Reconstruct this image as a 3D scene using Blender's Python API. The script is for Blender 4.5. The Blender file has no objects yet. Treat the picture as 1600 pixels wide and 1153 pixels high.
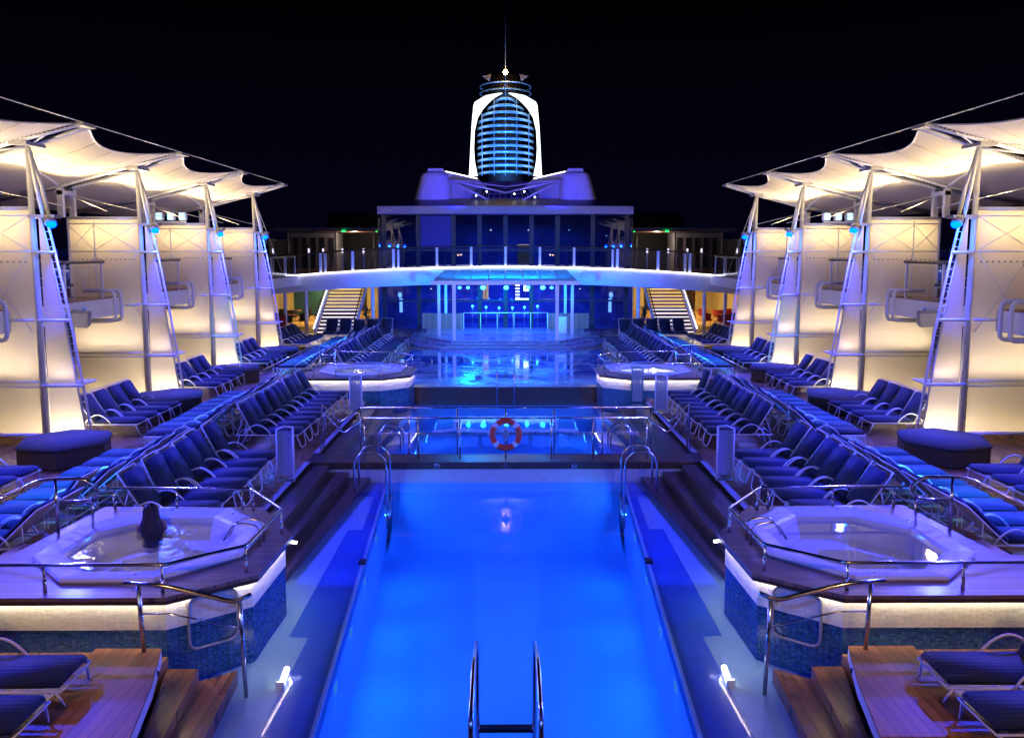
import bpy, bmesh, math, random
from mathutils import Vector, Matrix
random.seed(7)
R = math.radians
sc = bpy.context.scene
COL = sc.collection

# ------------------------------------------------------------------ camera
CAM_H = 4.6
cd = bpy.data.cameras.new("camera"); cam = bpy.data.objects.new("camera", cd); COL.objects.link(cam)
cam.location = (0, 0, CAM_H)
cam.rotation_euler = (R(90) - math.atan(138.5/1300), 0, -math.atan(10/1300))
cd.sensor_width = 36; cd.lens = 1300/1600*36; cd.shift_y = -45/1600
cd.clip_start = 0.1; cd.clip_end = 4000
sc.camera = cam

# ------------------------------------------------------------------ world, exposure
w = bpy.data.worlds.new("World"); sc.world = w; w.use_nodes = True
bg = w.node_tree.nodes["Background"]
bg.inputs[1].default_value = 1.0
_n = w.node_tree.nodes; _l = w.node_tree.links
_tc = _n.new("ShaderNodeTexCoord"); _sp = _n.new("ShaderNodeSeparateXYZ"); _l.new(_tc.outputs["Generated"], _sp.inputs[0])
_cr = _n.new("ShaderNodeValToRGB"); _l.new(_sp.outputs[2], _cr.inputs[0]); _l.new(_cr.outputs[0], bg.inputs[0])
_cr.color_ramp.elements[0].position = 0.0; _cr.color_ramp.elements[0].color = (0.0011, 0.0008, 0.0058, 1)
_cr.color_ramp.elements[1].position = 0.28; _cr.color_ramp.elements[1].color = (0.0002, 0.0002, 0.0007, 1)
sc.view_settings.view_transform = 'Standard'; sc.view_settings.look = 'None'
sc.view_settings.exposure = 0.12; sc.view_settings.gamma = 1
sc.render.engine = 'CYCLES'
cy = sc.cycles
cy.use_denoising = True
cy.max_bounces = 6; cy.diffuse_bounces = 3; cy.glossy_bounces = 3; cy.transparent_max_bounces = 12; cy.transmission_bounces = 3
cy.caustics_reflective = False; cy.caustics_refractive = False
cy.sample_clamp_indirect = 4.0
cy.use_light_tree = True

BLUE = (0.036, 0.046, 1.0); CYAN = (0.0, 0.42, 1.0); WARM = (1.0, 0.74, 0.38); CREAM = (1.0, 0.86, 0.60)
def lamp(kind, loc, aim, power, color, size=0.1, size_y=None, angle=100, blend=0.6, parent=None):
    ld = bpy.data.lights.new("lamp_light", kind); ld.energy = power; ld.color = color
    if kind == 'AREA':
        ld.size = size
        if size_y: ld.shape = 'RECTANGLE'; ld.size_y = size_y
    else:
        ld.shadow_soft_size = size
    if kind == 'SPOT': ld.spot_size = R(angle); ld.spot_blend = blend
    o = bpy.data.objects.new("lamp_light", ld); COL.objects.link(o)
    o.location = loc
    d = Vector(aim) - Vector(loc)
    o.rotation_euler = d.to_track_quat('-Z', 'Y').to_euler()
    return o

# ------------------------------------------------------------------ materials
def nodes(name):
    m = bpy.data.materials.new(name); m.use_nodes = True
    nt = m.node_tree; nt.nodes.clear()
    out = nt.nodes.new("ShaderNodeOutputMaterial")
    return m, nt, out
def pbr(name, col, rough=0.5, metal=0.0, coat=0.0, var=0.0, vscale=6.0, bump=0.0, bscale=40.0, spec=0.5):
    m, nt, out = nodes(name); N = nt.nodes; L = nt.links
    b = N.new("ShaderNodeBsdfPrincipled"); L.new(b.outputs[0], out.inputs[0])
    b.inputs["Base Color"].default_value = (*col, 1); b.inputs["Roughness"].default_value = rough
    b.inputs["Metallic"].default_value = metal; b.inputs["Coat Weight"].default_value = coat
    b.inputs["Specular IOR Level"].default_value = spec
    tc = N.new("ShaderNodeTexCoord")
    if var:
        n = N.new("ShaderNodeTexNoise"); n.inputs["Scale"].default_value = vscale; n.inputs["Detail"].default_value = 6
        L.new(tc.outputs["Object"], n.inputs["Vector"])
        r = N.new("ShaderNodeMapRange"); r.inputs["To Min"].default_value = 1-var; r.inputs["To Max"].default_value = 1+var
        r.inputs["From Min"].default_value = 0.3; r.inputs["From Max"].default_value = 0.7
        L.new(n.outputs[0], r.inputs[0])
        mx = N.new("ShaderNodeVectorMath"); mx.operation = 'SCALE'; mx.inputs[0].default_value = col
        L.new(r.outputs[0], mx.inputs["Scale"]); L.new(mx.outputs[0], b.inputs["Base Color"])
        r2 = N.new("ShaderNodeMapRange"); r2.inputs["To Min"].default_value = max(0.02, rough*0.75); r2.inputs["To Max"].default_value = min(1, rough*1.3)
        L.new(n.outputs[0], r2.inputs[0]); L.new(r2.outputs[0], b.inputs["Roughness"])
    if bump:
        n = N.new("ShaderNodeTexNoise"); n.inputs["Scale"].default_value = bscale; n.inputs["Detail"].default_value = 4
        L.new(tc.outputs["Object"], n.inputs["Vector"])
        bp = N.new("ShaderNodeBump"); bp.inputs["Strength"].default_value = bump; bp.inputs["Distance"].default_value = 0.02
        L.new(n.outputs[0], bp.inputs["Height"]); L.new(bp.outputs[0], b.inputs["Normal"])
    return m
def emit(name, col, s):
    m, nt, out = nodes(name)
    e = nt.nodes.new("ShaderNodeEmission"); e.inputs[0].default_value = (*col, 1); e.inputs[1].default_value = s
    nt.links.new(e.outputs[0], out.inputs[0]); return m
def planks(name, col, width=0.12, axis=0, rough=0.3, gap=(0.01, 0.008, 0.006), coat=0.3, wet=0.0):
    m, nt, out = nodes(name); N = nt.nodes; L = nt.links
    b = N.new("ShaderNodeBsdfPrincipled"); L.new(b.outputs[0], out.inputs[0])
    b.inputs["Coat Weight"].default_value = coat; b.inputs["Coat Roughness"].default_value = 0.18
    g = N.new("ShaderNodeNewGeometry"); s = N.new("ShaderNodeSeparateXYZ"); L.new(g.outputs["Position"], s.inputs[0])
    d = N.new("ShaderNodeMath"); d.operation = 'DIVIDE'; d.inputs[1].default_value = width; L.new(s.outputs[axis], d.inputs[0])
    fl = N.new("ShaderNodeMath"); fl.operation = 'FLOOR'; L.new(d.outputs[0], fl.inputs[0])
    fr = N.new("ShaderNodeMath"); fr.operation = 'FRACT'; L.new(d.outputs[0], fr.inputs[0])
    wn = N.new("ShaderNodeTexWhiteNoise"); wn.noise_dimensions = '1D'; L.new(fl.outputs[0], wn.inputs["W"])
    mp = N.new("ShaderNodeMapping"); L.new(g.outputs["Position"], mp.inputs["Vector"])
    mp.inputs["Scale"].default_value = (14, 1.2, 4) if axis == 0 else (1.2, 14, 4)
    no = N.new("ShaderNodeTexNoise"); no.inputs["Scale"].default_value = 3; no.inputs["Detail"].default_value = 6; L.new(mp.outputs[0], no.inputs["Vector"])
    ad = N.new("ShaderNodeMath"); ad.operation = 'ADD'; L.new(wn.outputs["Value"], ad.inputs[0]); L.new(no.outputs[0], ad.inputs[1])
    mr = N.new("ShaderNodeMapRange"); mr.inputs["From Min"].default_value = 0.2; mr.inputs["From Max"].default_value = 1.8
    mr.inputs["To Min"].default_value = 0.55; mr.inputs["To Max"].default_value = 1.35; L.new(ad.outputs[0], mr.inputs[0])
    sv = N.new("ShaderNodeVectorMath"); sv.operation = 'SCALE'; sv.inputs[0].default_value = col; L.new(mr.outputs[0], sv.inputs["Scale"])
    lt = N.new("ShaderNodeMath"); lt.operation = 'LESS_THAN'; lt.inputs[1].default_value = 0.07; L.new(fr.outputs[0], lt.inputs[0])
    mx = N.new("ShaderNodeMix"); mx.data_type = 'RGBA'; L.new(lt.outputs[0], mx.inputs["Factor"]); L.new(sv.outputs[0], mx.inputs["A"]); mx.inputs["B"].default_value = (*gap, 1)
    L.new(mx.outputs["Result"], b.inputs["Base Color"])
    n2 = N.new("ShaderNodeTexNoise"); n2.inputs["Scale"].default_value = 0.9; n2.inputs["Detail"].default_value = 5; L.new(g.outputs["Position"], n2.inputs["Vector"])
    rr = N.new("ShaderNodeMapRange"); rr.inputs["From Min"].default_value = 0.35; rr.inputs["From Max"].default_value = 0.65
    rr.inputs["To Min"].default_value = rough*(1-wet); rr.inputs["To Max"].default_value = rough*1.3; L.new(n2.outputs[0], rr.inputs[0]); L.new(rr.outputs[0], b.inputs["Roughness"])
    bp = N.new("ShaderNodeBump"); bp.invert = True; bp.inputs["Strength"].default_value = 0.5; bp.inputs["Distance"].default_value = 0.004; L.new(lt.outputs[0], bp.inputs["Height"]); L.new(bp.outputs[0], b.inputs["Normal"])
    return m
def schlick(N, L, f0, scale=1.0, normal=None):
    """two-sided Schlick reflectance, so lamps above also light what lies under water or behind glass"""
    lw = N.new("ShaderNodeLayerWeight"); lw.inputs["Blend"].default_value = 0.5
    if normal is not None: L.new(normal, lw.inputs["Normal"])
    p = N.new("ShaderNodeMath"); p.operation = 'POWER'; p.inputs[1].default_value = 5.0; L.new(lw.outputs["Facing"], p.inputs[0])
    m = N.new("ShaderNodeMath"); m.operation = 'MULTIPLY_ADD'; m.inputs[1].default_value = (1-f0)*scale; m.inputs[2].default_value = f0*scale; L.new(p.outputs[0], m.inputs[0])
    m.use_clamp = True
    return m.outputs[0]
def water(name, tint, bump=0.15, bscale=1.6, refl=1.0, rough=0.02, stretch=1.0):
    m, nt, out = nodes(name); N = nt.nodes; L = nt.links
    tr = N.new("ShaderNodeBsdfTransparent"); tr.inputs[0].default_value = (*tint, 1)
    gl = N.new("ShaderNodeBsdfGlossy"); gl.inputs["Roughness"].default_value = rough
    g = N.new("ShaderNodeNewGeometry")
    mp = N.new("ShaderNodeMapping"); mp.inputs["Scale"].default_value = (1, stretch, 1); L.new(g.outputs["Position"], mp.inputs["Vector"])
    no = N.new("ShaderNodeTexNoise"); no.inputs["Scale"].default_value = bscale; no.inputs["Detail"].default_value = 3; L.new(mp.outputs[0], no.inputs["Vector"])
    bp = N.new("ShaderNodeBump"); bp.inputs["Strength"].default_value = bump; bp.inputs["Distance"].default_value = 0.05; L.new(no.outputs[0], bp.inputs["Height"])
    L.new(bp.outputs[0], gl.inputs["Normal"])
    mx = N.new("ShaderNodeMixShader"); L.new(schlick(N, L, 0.025, refl, bp.outputs[0]), mx.inputs[0]); L.new(tr.outputs[0], mx.inputs[1]); L.new(gl.outputs[0], mx.inputs[2])
    L.new(mx.outputs[0], out.inputs[0]); return m
def glass(name, tint=(0.8, 0.85, 0.95), ior=1.5, rough=0.0, base=0.0):
    m, nt, out = nodes(name); N = nt.nodes; L = nt.links
    tr = N.new("ShaderNodeBsdfTransparent"); tr.inputs[0].default_value = (*tint, 1)
    gl = N.new("ShaderNodeBsdfGlossy"); gl.inputs["Roughness"].default_value = rough; gl.inputs[0].default_value = (.9, .9, 1, 1)
    mx = N.new("ShaderNodeMixShader"); L.new(schlick(N, L, ((ior-1)/(ior+1))**2*2+base, .8 if ior > 1.2 else .35), mx.inputs[0]); L.new(tr.outputs[0], mx.inputs[1]); L.new(gl.outputs[0], mx.inputs[2])
    L.new(mx.outputs[0], out.inputs[0]); return m
def fabric(name, dcol, tcol, trans=0.5, see=0.08, weave=60.0):
    m, nt, out = nodes(name); N = nt.nodes; L = nt.links
    d = N.new("ShaderNodeBsdfDiffuse"); d.inputs[0].default_value = (*dcol, 1)
    t = N.new("ShaderNodeBsdfTranslucent"); t.inputs[0].default_value = (*tcol, 1)
    p = N.new("ShaderNodeBsdfTransparent")
    no = N.new("ShaderNodeTexNoise"); no.inputs["Scale"].default_value = 1.4; no.inputs["Detail"].default_value = 8
    g = N.new("ShaderNodeNewGeometry"); L.new(g.outputs["Position"], no.inputs["Vector"])
    mr = N.new("ShaderNodeMapRange"); mr.inputs["To Min"].default_value = trans*0.8; mr.inputs["To Max"].default_value = trans*1.2; L.new(no.outputs[0], mr.inputs[0])
    bp = N.new("ShaderNodeBump"); bp.inputs["Strength"].default_value = 0.25; bp.inputs["Distance"].default_value = 0.03; L.new(no.outputs[0], bp.inputs["Height"]); L.new(bp.outputs[0], d.inputs["Normal"])
    a = N.new("ShaderNodeMixShader"); L.new(mr.outputs[0], a.inputs[0]); L.new(d.outputs[0], a.inputs[1]); L.new(t.outputs[0], a.inputs[2])
    b = N.new("ShaderNodeMixShader"); b.inputs[0].default_value = see; L.new(a.outputs[0], b.inputs[1]); L.new(p.outputs[0], b.inputs[2])
    L.new(b.outputs[0], out.inputs[0]); return m
def stripes(name, col, scale=14, axis=1, rough=0.85, strength=0.6):
    m, nt, out = nodes(name); N = nt.nodes; L = nt.links
    b = N.new("ShaderNodeBsdfPrincipled"); L.new(b.outputs[0], out.inputs[0]); b.inputs["Roughness"].default_value = rough
    b.inputs["Sheen Weight"].default_value = 0.05
    tc = N.new("ShaderNodeTexCoord"); s = N.new("ShaderNodeSeparateXYZ"); L.new(tc.outputs["Object"], s.inputs[0])
    mu = N.new("ShaderNodeMath"); mu.operation = 'MULTIPLY'; mu.inputs[1].default_value = scale*6.283; L.new(s.outputs[axis], mu.inputs[0])
    si = N.new("ShaderNodeMath"); si.operation = 'SINE'; L.new(mu.outputs[0], si.inputs[0])
    ab = N.new("ShaderNodeMath"); ab.operation = 'ABSOLUTE'; L.new(si.outputs[0], ab.inputs[0])
    bp = N.new("ShaderNodeBump"); bp.inputs["Strength"].default_value = strength; bp.inputs["Distance"].default_value = 0.012; L.new(ab.outputs[0], bp.inputs["Height"]); L.new(bp.outputs[0], b.inputs["Normal"])
    oi = N.new("ShaderNodeObjectInfo"); mr = N.new("ShaderNodeMapRange"); mr.inputs["To Min"].default_value = 0.75; mr.inputs["To Max"].default_value = 1.3; L.new(oi.outputs["Random"], mr.inputs[0])
    m2 = N.new("ShaderNodeMapRange"); m2.inputs["To Min"].default_value = 0.7; m2.inputs["To Max"].default_value = 1.0; L.new(ab.outputs[0], m2.inputs[0])
    m3 = N.new("ShaderNodeMath"); m3.operation = 'MULTIPLY'; L.new(mr.outputs[0], m3.inputs[0]); L.new(m2.outputs[0], m3.inputs[1])
    sv = N.new("ShaderNodeVectorMath"); sv.operation = 'SCALE'; sv.inputs[0].default_value = col; L.new(m3.outputs[0], sv.inputs["Scale"]); L.new(sv.outputs[0], b.inputs["Base Color"])
    return m
def mosaic(name, cols, sx=0.10, sy=0.025, mortar=(0.02, 0.04, 0.06), rough=0.2, bump=0.3):
    m, nt, out = nodes(name); N = nt.nodes; L = nt.links
    b = N.new("ShaderNodeBsdfPrincipled"); L.new(b.outputs[0], out.inputs[0]); b.inputs["Roughness"].default_value = rough
    g = N.new("ShaderNodeNewGeometry"); mp = N.new("ShaderNodeMapping"); mp.inputs["Scale"].default_value = (1/sx, 1/sx, 1/sy); L.new(g.outputs["Position"], mp.inputs["Vector"])
    vo = N.new("ShaderNodeTexVoronoi"); vo.inputs["Scale"].default_value = 1; vo.inputs["Randomness"].default_value = .55; L.new(mp.outputs[0], vo.inputs["Vector"])
    ve = N.new("ShaderNodeTexVoronoi"); ve.feature = 'DISTANCE_TO_EDGE'; ve.inputs["Scale"].default_value = 1; ve.inputs["Randomness"].default_value = .55; L.new(mp.outputs[0], ve.inputs["Vector"])
    sc_ = N.new("ShaderNodeSeparateColor"); L.new(vo.outputs["Color"], sc_.inputs[0])
    lt = N.new("ShaderNodeMath"); lt.operation = 'LESS_THAN'; lt.inputs[1].default_value = .05; L.new(ve.outputs["Distance"], lt.inputs[0])
    cr = N.new("ShaderNodeValToRGB"); e = cr.color_ramp.elements
    e[0].color = (*cols[0], 1); e[1].color = (*cols[-1], 1)
    for i, k in enumerate(cols[1:-1]): q = e.new((i+1)/(len(cols)-1)); q.color = (*k, 1)
    L.new(sc_.outputs[0], cr.inputs[0])
    mx = N.new("ShaderNodeMix"); mx.data_type = 'RGBA'; L.new(lt.outputs[0], mx.inputs["Factor"]); L.new(cr.outputs[0], mx.inputs["A"]); mx.inputs["B"].default_value = (*mortar, 1)
    L.new(mx.outputs["Result"], b.inputs["Base Color"])
    no = N.new("ShaderNodeTexNoise"); no.inputs["Scale"].default_value = 22; L.new(g.outputs["Position"], no.inputs["Vector"])
    ad = N.new("ShaderNodeMath"); ad.operation = 'SUBTRACT'; L.new(no.outputs[0], ad.inputs[0]); L.new(lt.outputs[0], ad.inputs[1])
    bp = N.new("ShaderNodeBump"); bp.inputs["Strength"].default_value = bump; bp.inputs["Distance"].default_value = 0.01; L.new(ad.outputs[0], bp.inputs["Height"]); L.new(bp.outputs[0], b.inputs["Normal"])
    return m

M = dict(
    white=pbr("white_paint", (0.78, 0.78, 0.78), 0.35, var=0.05, vscale=2),
    steel=pbr("polished_steel", (0.75, 0.75, 0.78), 0.18, metal=1.0),
    alu=pbr("white_tube", (0.72, 0.72, 0.74), 0.3),
    teak=planks("teak_deck", (0.26, 0.115, 0.045), 0.11, 0, 0.32, coat=0.35, wet=0.4),
    teakx=planks("teak_cross", (0.32, 0.12, 0.04), 0.11, 0, 0.4, coat=0.1),
    slat=planks("slatted_teak", (0.085, 0.045, 0.03), 0.07, 0, 0.3, gap=(0.002, 0.002, 0.002), coat=0.4),
    darkwood=pbr("dark_wood", (0.045, 0.025, 0.018), 0.4, var=0.3),
    wood=planks("wood_panel", (0.30, 0.14, 0.10), 0.12, 0, 0.4, coat=0.1),
    rail=pbr("varnished_rail", (0.022, 0.010, 0.008), 0.4),
    cushion=stripes("navy_cushion", (0.005, 0.015, 0.060), 7, 1, strength=.3),
    cushion_g=stripes("grey_cushion", (0.045, 0.05, 0.075), 9, 1),
    sling=stripes("slatted_sling", (0.50, 0.42, 0.34), 14, 1, 0.6, 1.0),
    mat=pbr("mattress", (0.05, 0.055, 0.085), 0.85, var=0.15, bump=0.3, bscale=30),
    wicker=mosaic("wicker", [(0.03, 0.02, 0.016), (0.09, 0.055, 0.04)], 0.05, 0.016, (0.01, 0.008, 0.006), 0.5, 0.6),
    stone=mosaic("pale_stone", [(0.55, 0.53, 0.50), (0.70, 0.68, 0.64), (0.63, 0.61, 0.57)], 0.07, 0.016, (0.56, 0.54, 0.51), 0.7, 0.6),
    tile=mosaic("blue_mosaic", [(0.01, 0.05, 0.13), (0.02, 0.13, 0.24), (0.03, 0.09, 0.30), (0.05, 0.22, 0.26)], 0.05, 0.022),
    coping=planks("coping_board", (0.22, 0.13, 0.10), 0.09, 1, 0.3, coat=0.5),
    violetw=pbr("fascia_paint", (0.30, 0.30, 0.60), 0.4, var=0.05), acrylic=pbr("white_acrylic", (0.74, 0.74, 0.78), 0.18, coat=0.4, var=0.04, vscale=3),
    pooltile=pbr("pool_tile", (0.07, 0.40, 0.78), 0.5, var=0.06, vscale=1.2),
    ledge=pbr("ledge_tile", (0.035, 0.13, 0.50), 0.35, var=0.12, vscale=1.5),
    ledgew=pbr("ledge_white_tile", (0.26, 0.44, 0.58), 0.35, var=0.1, vscale=1.5),
    dark=pbr("dark_metal", (0.02, 0.02, 0.03), 0.4, var=0.2),
    black=pbr("black_void", (0.006, 0.006, 0.010), 0.6),
    grey=pbr("grey_paint", (0.25, 0.25, 0.28), 0.45, var=0.1),
    cream=pbr("cream_wall", (0.62, 0.52, 0.30), 0.6, var=0.12, vscale=1.0),
    carpet=pbr("warm_carpet", (0.42, 0.24, 0.07), 0.8, var=0.25, vscale=3),
    teal=pbr("teal_wall", (0.02, 0.09, 0.12), 0.5, var=0.1),
    red=pbr("red_upholstery", (0.38, 0.03, 0.03), 0.6, var=0.2),
    orange=pbr("orange_lacquer", (0.55, 0.14, 0.02), 0.4, var=0.1),
    ring=pbr("ring_orange", (0.75, 0.07, 0.03), 0.45, var=0.08, vscale=8),
    skin=pbr("skin", (0.45, 0.24, 0.16), 0.5), hair=pbr("hair", (0.012, 0.008, 0.007), 0.45, bump=0.6, bscale=60),
    swim=pbr("dark_swimsuit", (0.02, 0.02, 0.05), 0.6),
    leaf=pbr("leaf", (0.04, 0.09, 0.03), 0.5, var=0.3),
    seam=pbr("seam_tape", (.60, .55, .46), .8),
    screen=fabric("screen_fabric", (0.74, 0.72, 0.70), (0.86, 0.76, 0.55), 0.58, 0.05),
    canopy=fabric("canopy_membrane", (0.78, 0.72, 0.60), (0.5, 0.44, 0.34), 0.22, 0.0),
    glass=glass("clear_glass", (0.86, 0.9, 0.96), 1.45), bglass=glass("balcony_glass", (0.93, 0.95, 0.98), 1.12),
    facade=glass("facade_glass", (0.5, 0.6, 0.85), 1.5, base=0.02),
    water=water("pool_water", (0.90, 0.95, 1.0), 0.05, 1.1, 1.0, 0.06, 0.5),
    water2=water("rear_pool_water", (0.90, 0.95, 1.0), 0.10, 1.5, 1.3, 0.02, 0.4),
    spa=water("spa_water", (0.90, 0.94, 1.0), 0.22, 7.0, 1.8, 0.05), spac=water("calm_spa_water", (0.85, 0.9, 1.0), 0.04, 2.0, 1.6, 0.04),
    led=emit("led_warm_white", (1.0, 0.86, 0.62), 60), ledc=emit("led_cool_white", (0.9, 0.86, 1.0), 5),
    steplight=emit("step_light", (1.0, 0.80, 0.78), 3.0), stepyellow=emit("step_light_yellow", (1.0, 0.66, 0.15), 2.0),
    blue_em=emit("blue_lamp", (0.0, 0.018, 1.0), 30), cyan_em=emit("cyan_lamp", (0.01, 0.13, 1.0), 30),
    warm_em=emit("warm_lamp", (1.0, 0.7, 0.35), 6), green_em=emit("green_sign", (0.02, 1.0, 0.15), 3), amber_em=emit("amber_lamp", (1.0, 0.55, 0.12), 120),
    white_em=emit("white_lamp", (0.9, 0.95, 1.0), 10), white_lit=emit("white_lit_glow", (0.85, 1.0, 0.97), 2.2),
    door_em=emit("lit_doorway", (1.0, 0.55, 0.22), 1.6), screen_em=emit("lit_screen", (0.4, 0.75, 1.0), 2.0),
)
def wetfloor():
    m, nt, out = nodes("wet_dance_floor"); N = nt.nodes; L = nt.links
    b = N.new("ShaderNodeBsdfPrincipled"); L.new(b.outputs[0], out.inputs[0])
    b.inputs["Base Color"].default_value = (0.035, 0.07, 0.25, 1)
    g = N.new("ShaderNodeNewGeometry"); mp = N.new("ShaderNodeMapping"); mp.inputs["Scale"].default_value = (0.8, 1.0, 1); L.new(g.outputs["Position"], mp.inputs["Vector"])
    n = N.new("ShaderNodeTexNoise"); n.inputs["Scale"].default_value = 0.9; n.inputs["Detail"].default_value = 4; n.inputs["Distortion"].default_value = 1.2; L.new(mp.outputs[0], n.inputs["Vector"])
    r = N.new("ShaderNodeMapRange"); r.inputs["From Min"].default_value = 0.44; r.inputs["From Max"].default_value = 0.54; r.inputs["To Min"].default_value = 0.03; r.inputs["To Max"].default_value = 0.30
    L.new(n.outputs[0], r.inputs[0]); L.new(r.outputs[0], b.inputs["Roughness"])
    bp = N.new("ShaderNodeBump"); bp.inputs["Strength"].default_value = 0.25; bp.inputs["Distance"].default_value = 0.02; L.new(n.outputs[0], bp.inputs["Height"]); L.new(bp.outputs[0], b.inputs["Normal"])
    b.inputs["Coat Weight"].default_value = 0.6; b.inputs["Coat Roughness"].default_value = 0.05
    return m
M["wet"] = wetfloor()

# ------------------------------------------------------------------ mesh helpers
class MB:
    def __init__(s, sx=1): s.v = []; s.f = []; s.sx = sx
    def add(s, vs, fs):
        o = len(s.v); s.v += [tuple(v) for v in vs]; s.f += [tuple(i+o for i in f) for f in fs]; return s
    def box(s, x0, x1, y0, y1, z0, z1):
        x0, x1 = min(x0, x1), max(x0, x1)
        return s.add([(x0,y0,z0),(x1,y0,z0),(x1,y1,z0),(x0,y1,z0),(x0,y0,z1),(x1,y0,z1),(x1,y1,z1),(x0,y1,z1)],
              [(0,3,2,1),(4,5,6,7),(0,1,5,4),(1,2,6,5),(2,3,7,6),(3,0,4,7)])
    def prism(s, poly, z0, z1, caps=(True, True)):
        a = sum(poly[i][0]*poly[(i+1)%len(poly)][1]-poly[(i+1)%len(poly)][0]*poly[i][1] for i in range(len(poly)))
        if a < 0: poly = poly[::-1]
        n = len(poly); vs = [(x, y, z0) for x, y in poly]+[(x, y, z1) for x, y in poly]
        fs = [(i, (i+1) % n, n+(i+1) % n, n+i) for i in range(n)]
        if caps[0]: fs.append(tuple(range(n-1, -1, -1)))
        if caps[1]: fs.append(tuple(range(n, 2*n)))
        return s.add(vs, fs)
    def slab(s, quad, t):
        """quad of 3d points given thickness t along normal"""
        q = [Vector(p) for p in quad]; n = (q[1]-q[0]).cross(q[2]-q[0]).normalized()*t
        m = len(q); vs = [p for p in q]+[p+n for p in q]
        return s.add(vs, [tuple(range(m-1, -1, -1)), tuple(range(m, 2*m))]+[(i, (i+1) % m, m+(i+1) % m, m+i) for i in range(m)])
    def tube(s, pts, r, n=8, closed=False, r1=None):
        P = [Vector(p) for p in pts]; k = len(P); rings = []; up = None
        for i, p in enumerate(P):
            if closed: t = (P[(i+1) % k]-P[i-1])
            else: t = (P[min(i+1, k-1)]-P[max(i-1, 0)])
            t.normalize()
            if up is None:
                up = Vector((0, 0, 1)) if abs(t.z) < 0.9 else Vector((1, 0, 0))
            a = t.cross(up); 
            if a.length < 1e-4: a = t.cross(Vector((0, 1, 0.1)))
            a.normalize(); b = a.cross(t).normalized(); up = b
            rr = r if r1 is None else r+(r1-r)*i/(k-1)
            rings.append([p+a*math.cos(6.28318*j/n)*rr+b*math.sin(6.28318*j/n)*rr for j in range(n)])
        vs = [q for g in rings for q in g]; fs = []
        for i in range(k if closed else k-1):
            i2 = (i+1) % k
            for j in range(n): fs.append((i*n+j, i*n+(j+1) % n, i2*n+(j+1) % n, i2*n+j))
        if not closed: fs += [tuple(range(n-1, -1, -1)), tuple(range((k-1)*n, k*n))]
        return s.add(vs, [f[::-1] for f in fs])
    def ball(s, c, r, sz=1.0, n=12, m=8):
        vs = [(c[0], c[1], c[2]+r*sz)]
        for i in range(1, m):
            a = math.pi*i/m
            for j in range(n): vs.append((c[0]+r*math.sin(a)*math.cos(6.28318*j/n), c[1]+r*math.sin(a)*math.sin(6.28318*j/n), c[2]+r*sz*math.cos(a)))
        vs.append((c[0], c[1], c[2]-r*sz)); fs = [(0, 1+j, 1+(j+1) % n) for j in range(n)]
        for i in range(m-2):
            for j in range(n): fs.append((1+i*n+j, 1+(i+1)*n+j, 1+(i+1)*n+(j+1) % n, 1+i*n+(j+1) % n))
        b = 1+(m-1)*n
        fs += [(b, b-n+(j+1) % n, b-n+j) for j in range(n)]
        return s.add(vs, fs)
    def grid(s, fn, nu, nv):
        vs = [fn(i/nu, j/nv) for i in range(nu+1) for j in range(nv+1)]
        return s.add(vs, [(i*(nv+1)+j, (i+1)*(nv+1)+j, (i+1)*(nv+1)+j+1, i*(nv+1)+j+1) for i in range(nu) for j in range(nv)])
    def mesh(s, name, mat, smooth=False, bevel=0, off=(0, 0, 0)):
        me = bpy.data.meshes.new(name)
        vs = [((x*s.sx)-off[0], y-off[1], z-off[2]) for x, y, z in s.v]
        fs = [f[::-1] for f in s.f] if s.sx < 0 else s.f
        me.from_pydata(vs, [], fs)
        if bevel:
            bm = bmesh.new(); bm.from_mesh(me); bmesh.ops.bevel(bm, geom=bm.edges[:], offset=bevel, segments=2, affect='EDGES', clamp_overlap=True); bm.to_mesh(me); bm.free()
        me.materials.append(M[mat] if isinstance(mat, str) else mat)
        if smooth: me.polygons.foreach_set("use_smooth", [True]*len(me.polygons))
        me.update(); return me
    def build(s, name, mat, parent=None, smooth=False, bevel=0, local=False):
        off = (0, 0, 0)
        if parent is not None and not local:
            off = Vector(parent.location)
            if parent.parent: off = off+Vector(parent.parent.location)
        o = bpy.data.objects.new(name, s.mesh(name, mat, smooth, bevel, off)); COL.objects.link(o)
        if parent is not None: o.parent = parent
        return o
def tag(o, label, cat, group=None):
    o["label"] = label; o["category"] = cat
    if group: o["group"] = group
    return o
def thing(name, label, cat, loc=(0, 0, 0), rz=0, group=None):
    o = bpy.data.objects.new(name, None); COL.objects.link(o); o.location = loc; o.rotation_euler = (0, 0, rz)
    o.empty_display_size = 0.1
    return tag(o, label, cat, group)
def struct(o): o["kind"] = "structure"; return o
def copy_thing(root, loc, rz, label, group=None, only=None, lean=0):
    r = root.copy(); COL.objects.link(r); r.location = loc; r.rotation_euler = (0, 0, rz); r["label"] = label
    if group: r["group"] = group
    tilt = R(lean + random.gauss(0, 2.2) + (random.choice((10, -9)) if random.random() < .06 else 0)) if "cushion" in "".join(c.name for c in root.children) else 0
    for ch in list(root.children):
        if only and ch.name.split(".")[0] not in only: continue
        c = ch.copy(); COL.objects.link(c); c.parent = r
        if tilt and ch.name.split(".")[0] in ("back_cushion", "back_frame"):
            p = Vector((-.12, 0, .33)); c.rotation_euler = (0, tilt, 0); c.location = p - Matrix.Rotation(tilt, 3, 'Y') @ p
        for g2 in ch.children:
            d = g2.copy(); COL.objects.link(d); d.parent = c
    return r
def arc(c, r, a0, a1, n, f):
    return [f(c[0]+r*math.cos(a0+(a1-a0)*i/n), c[1]+r*math.sin(a0+(a1-a0)*i/n)) for i in range(n+1)]
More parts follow.
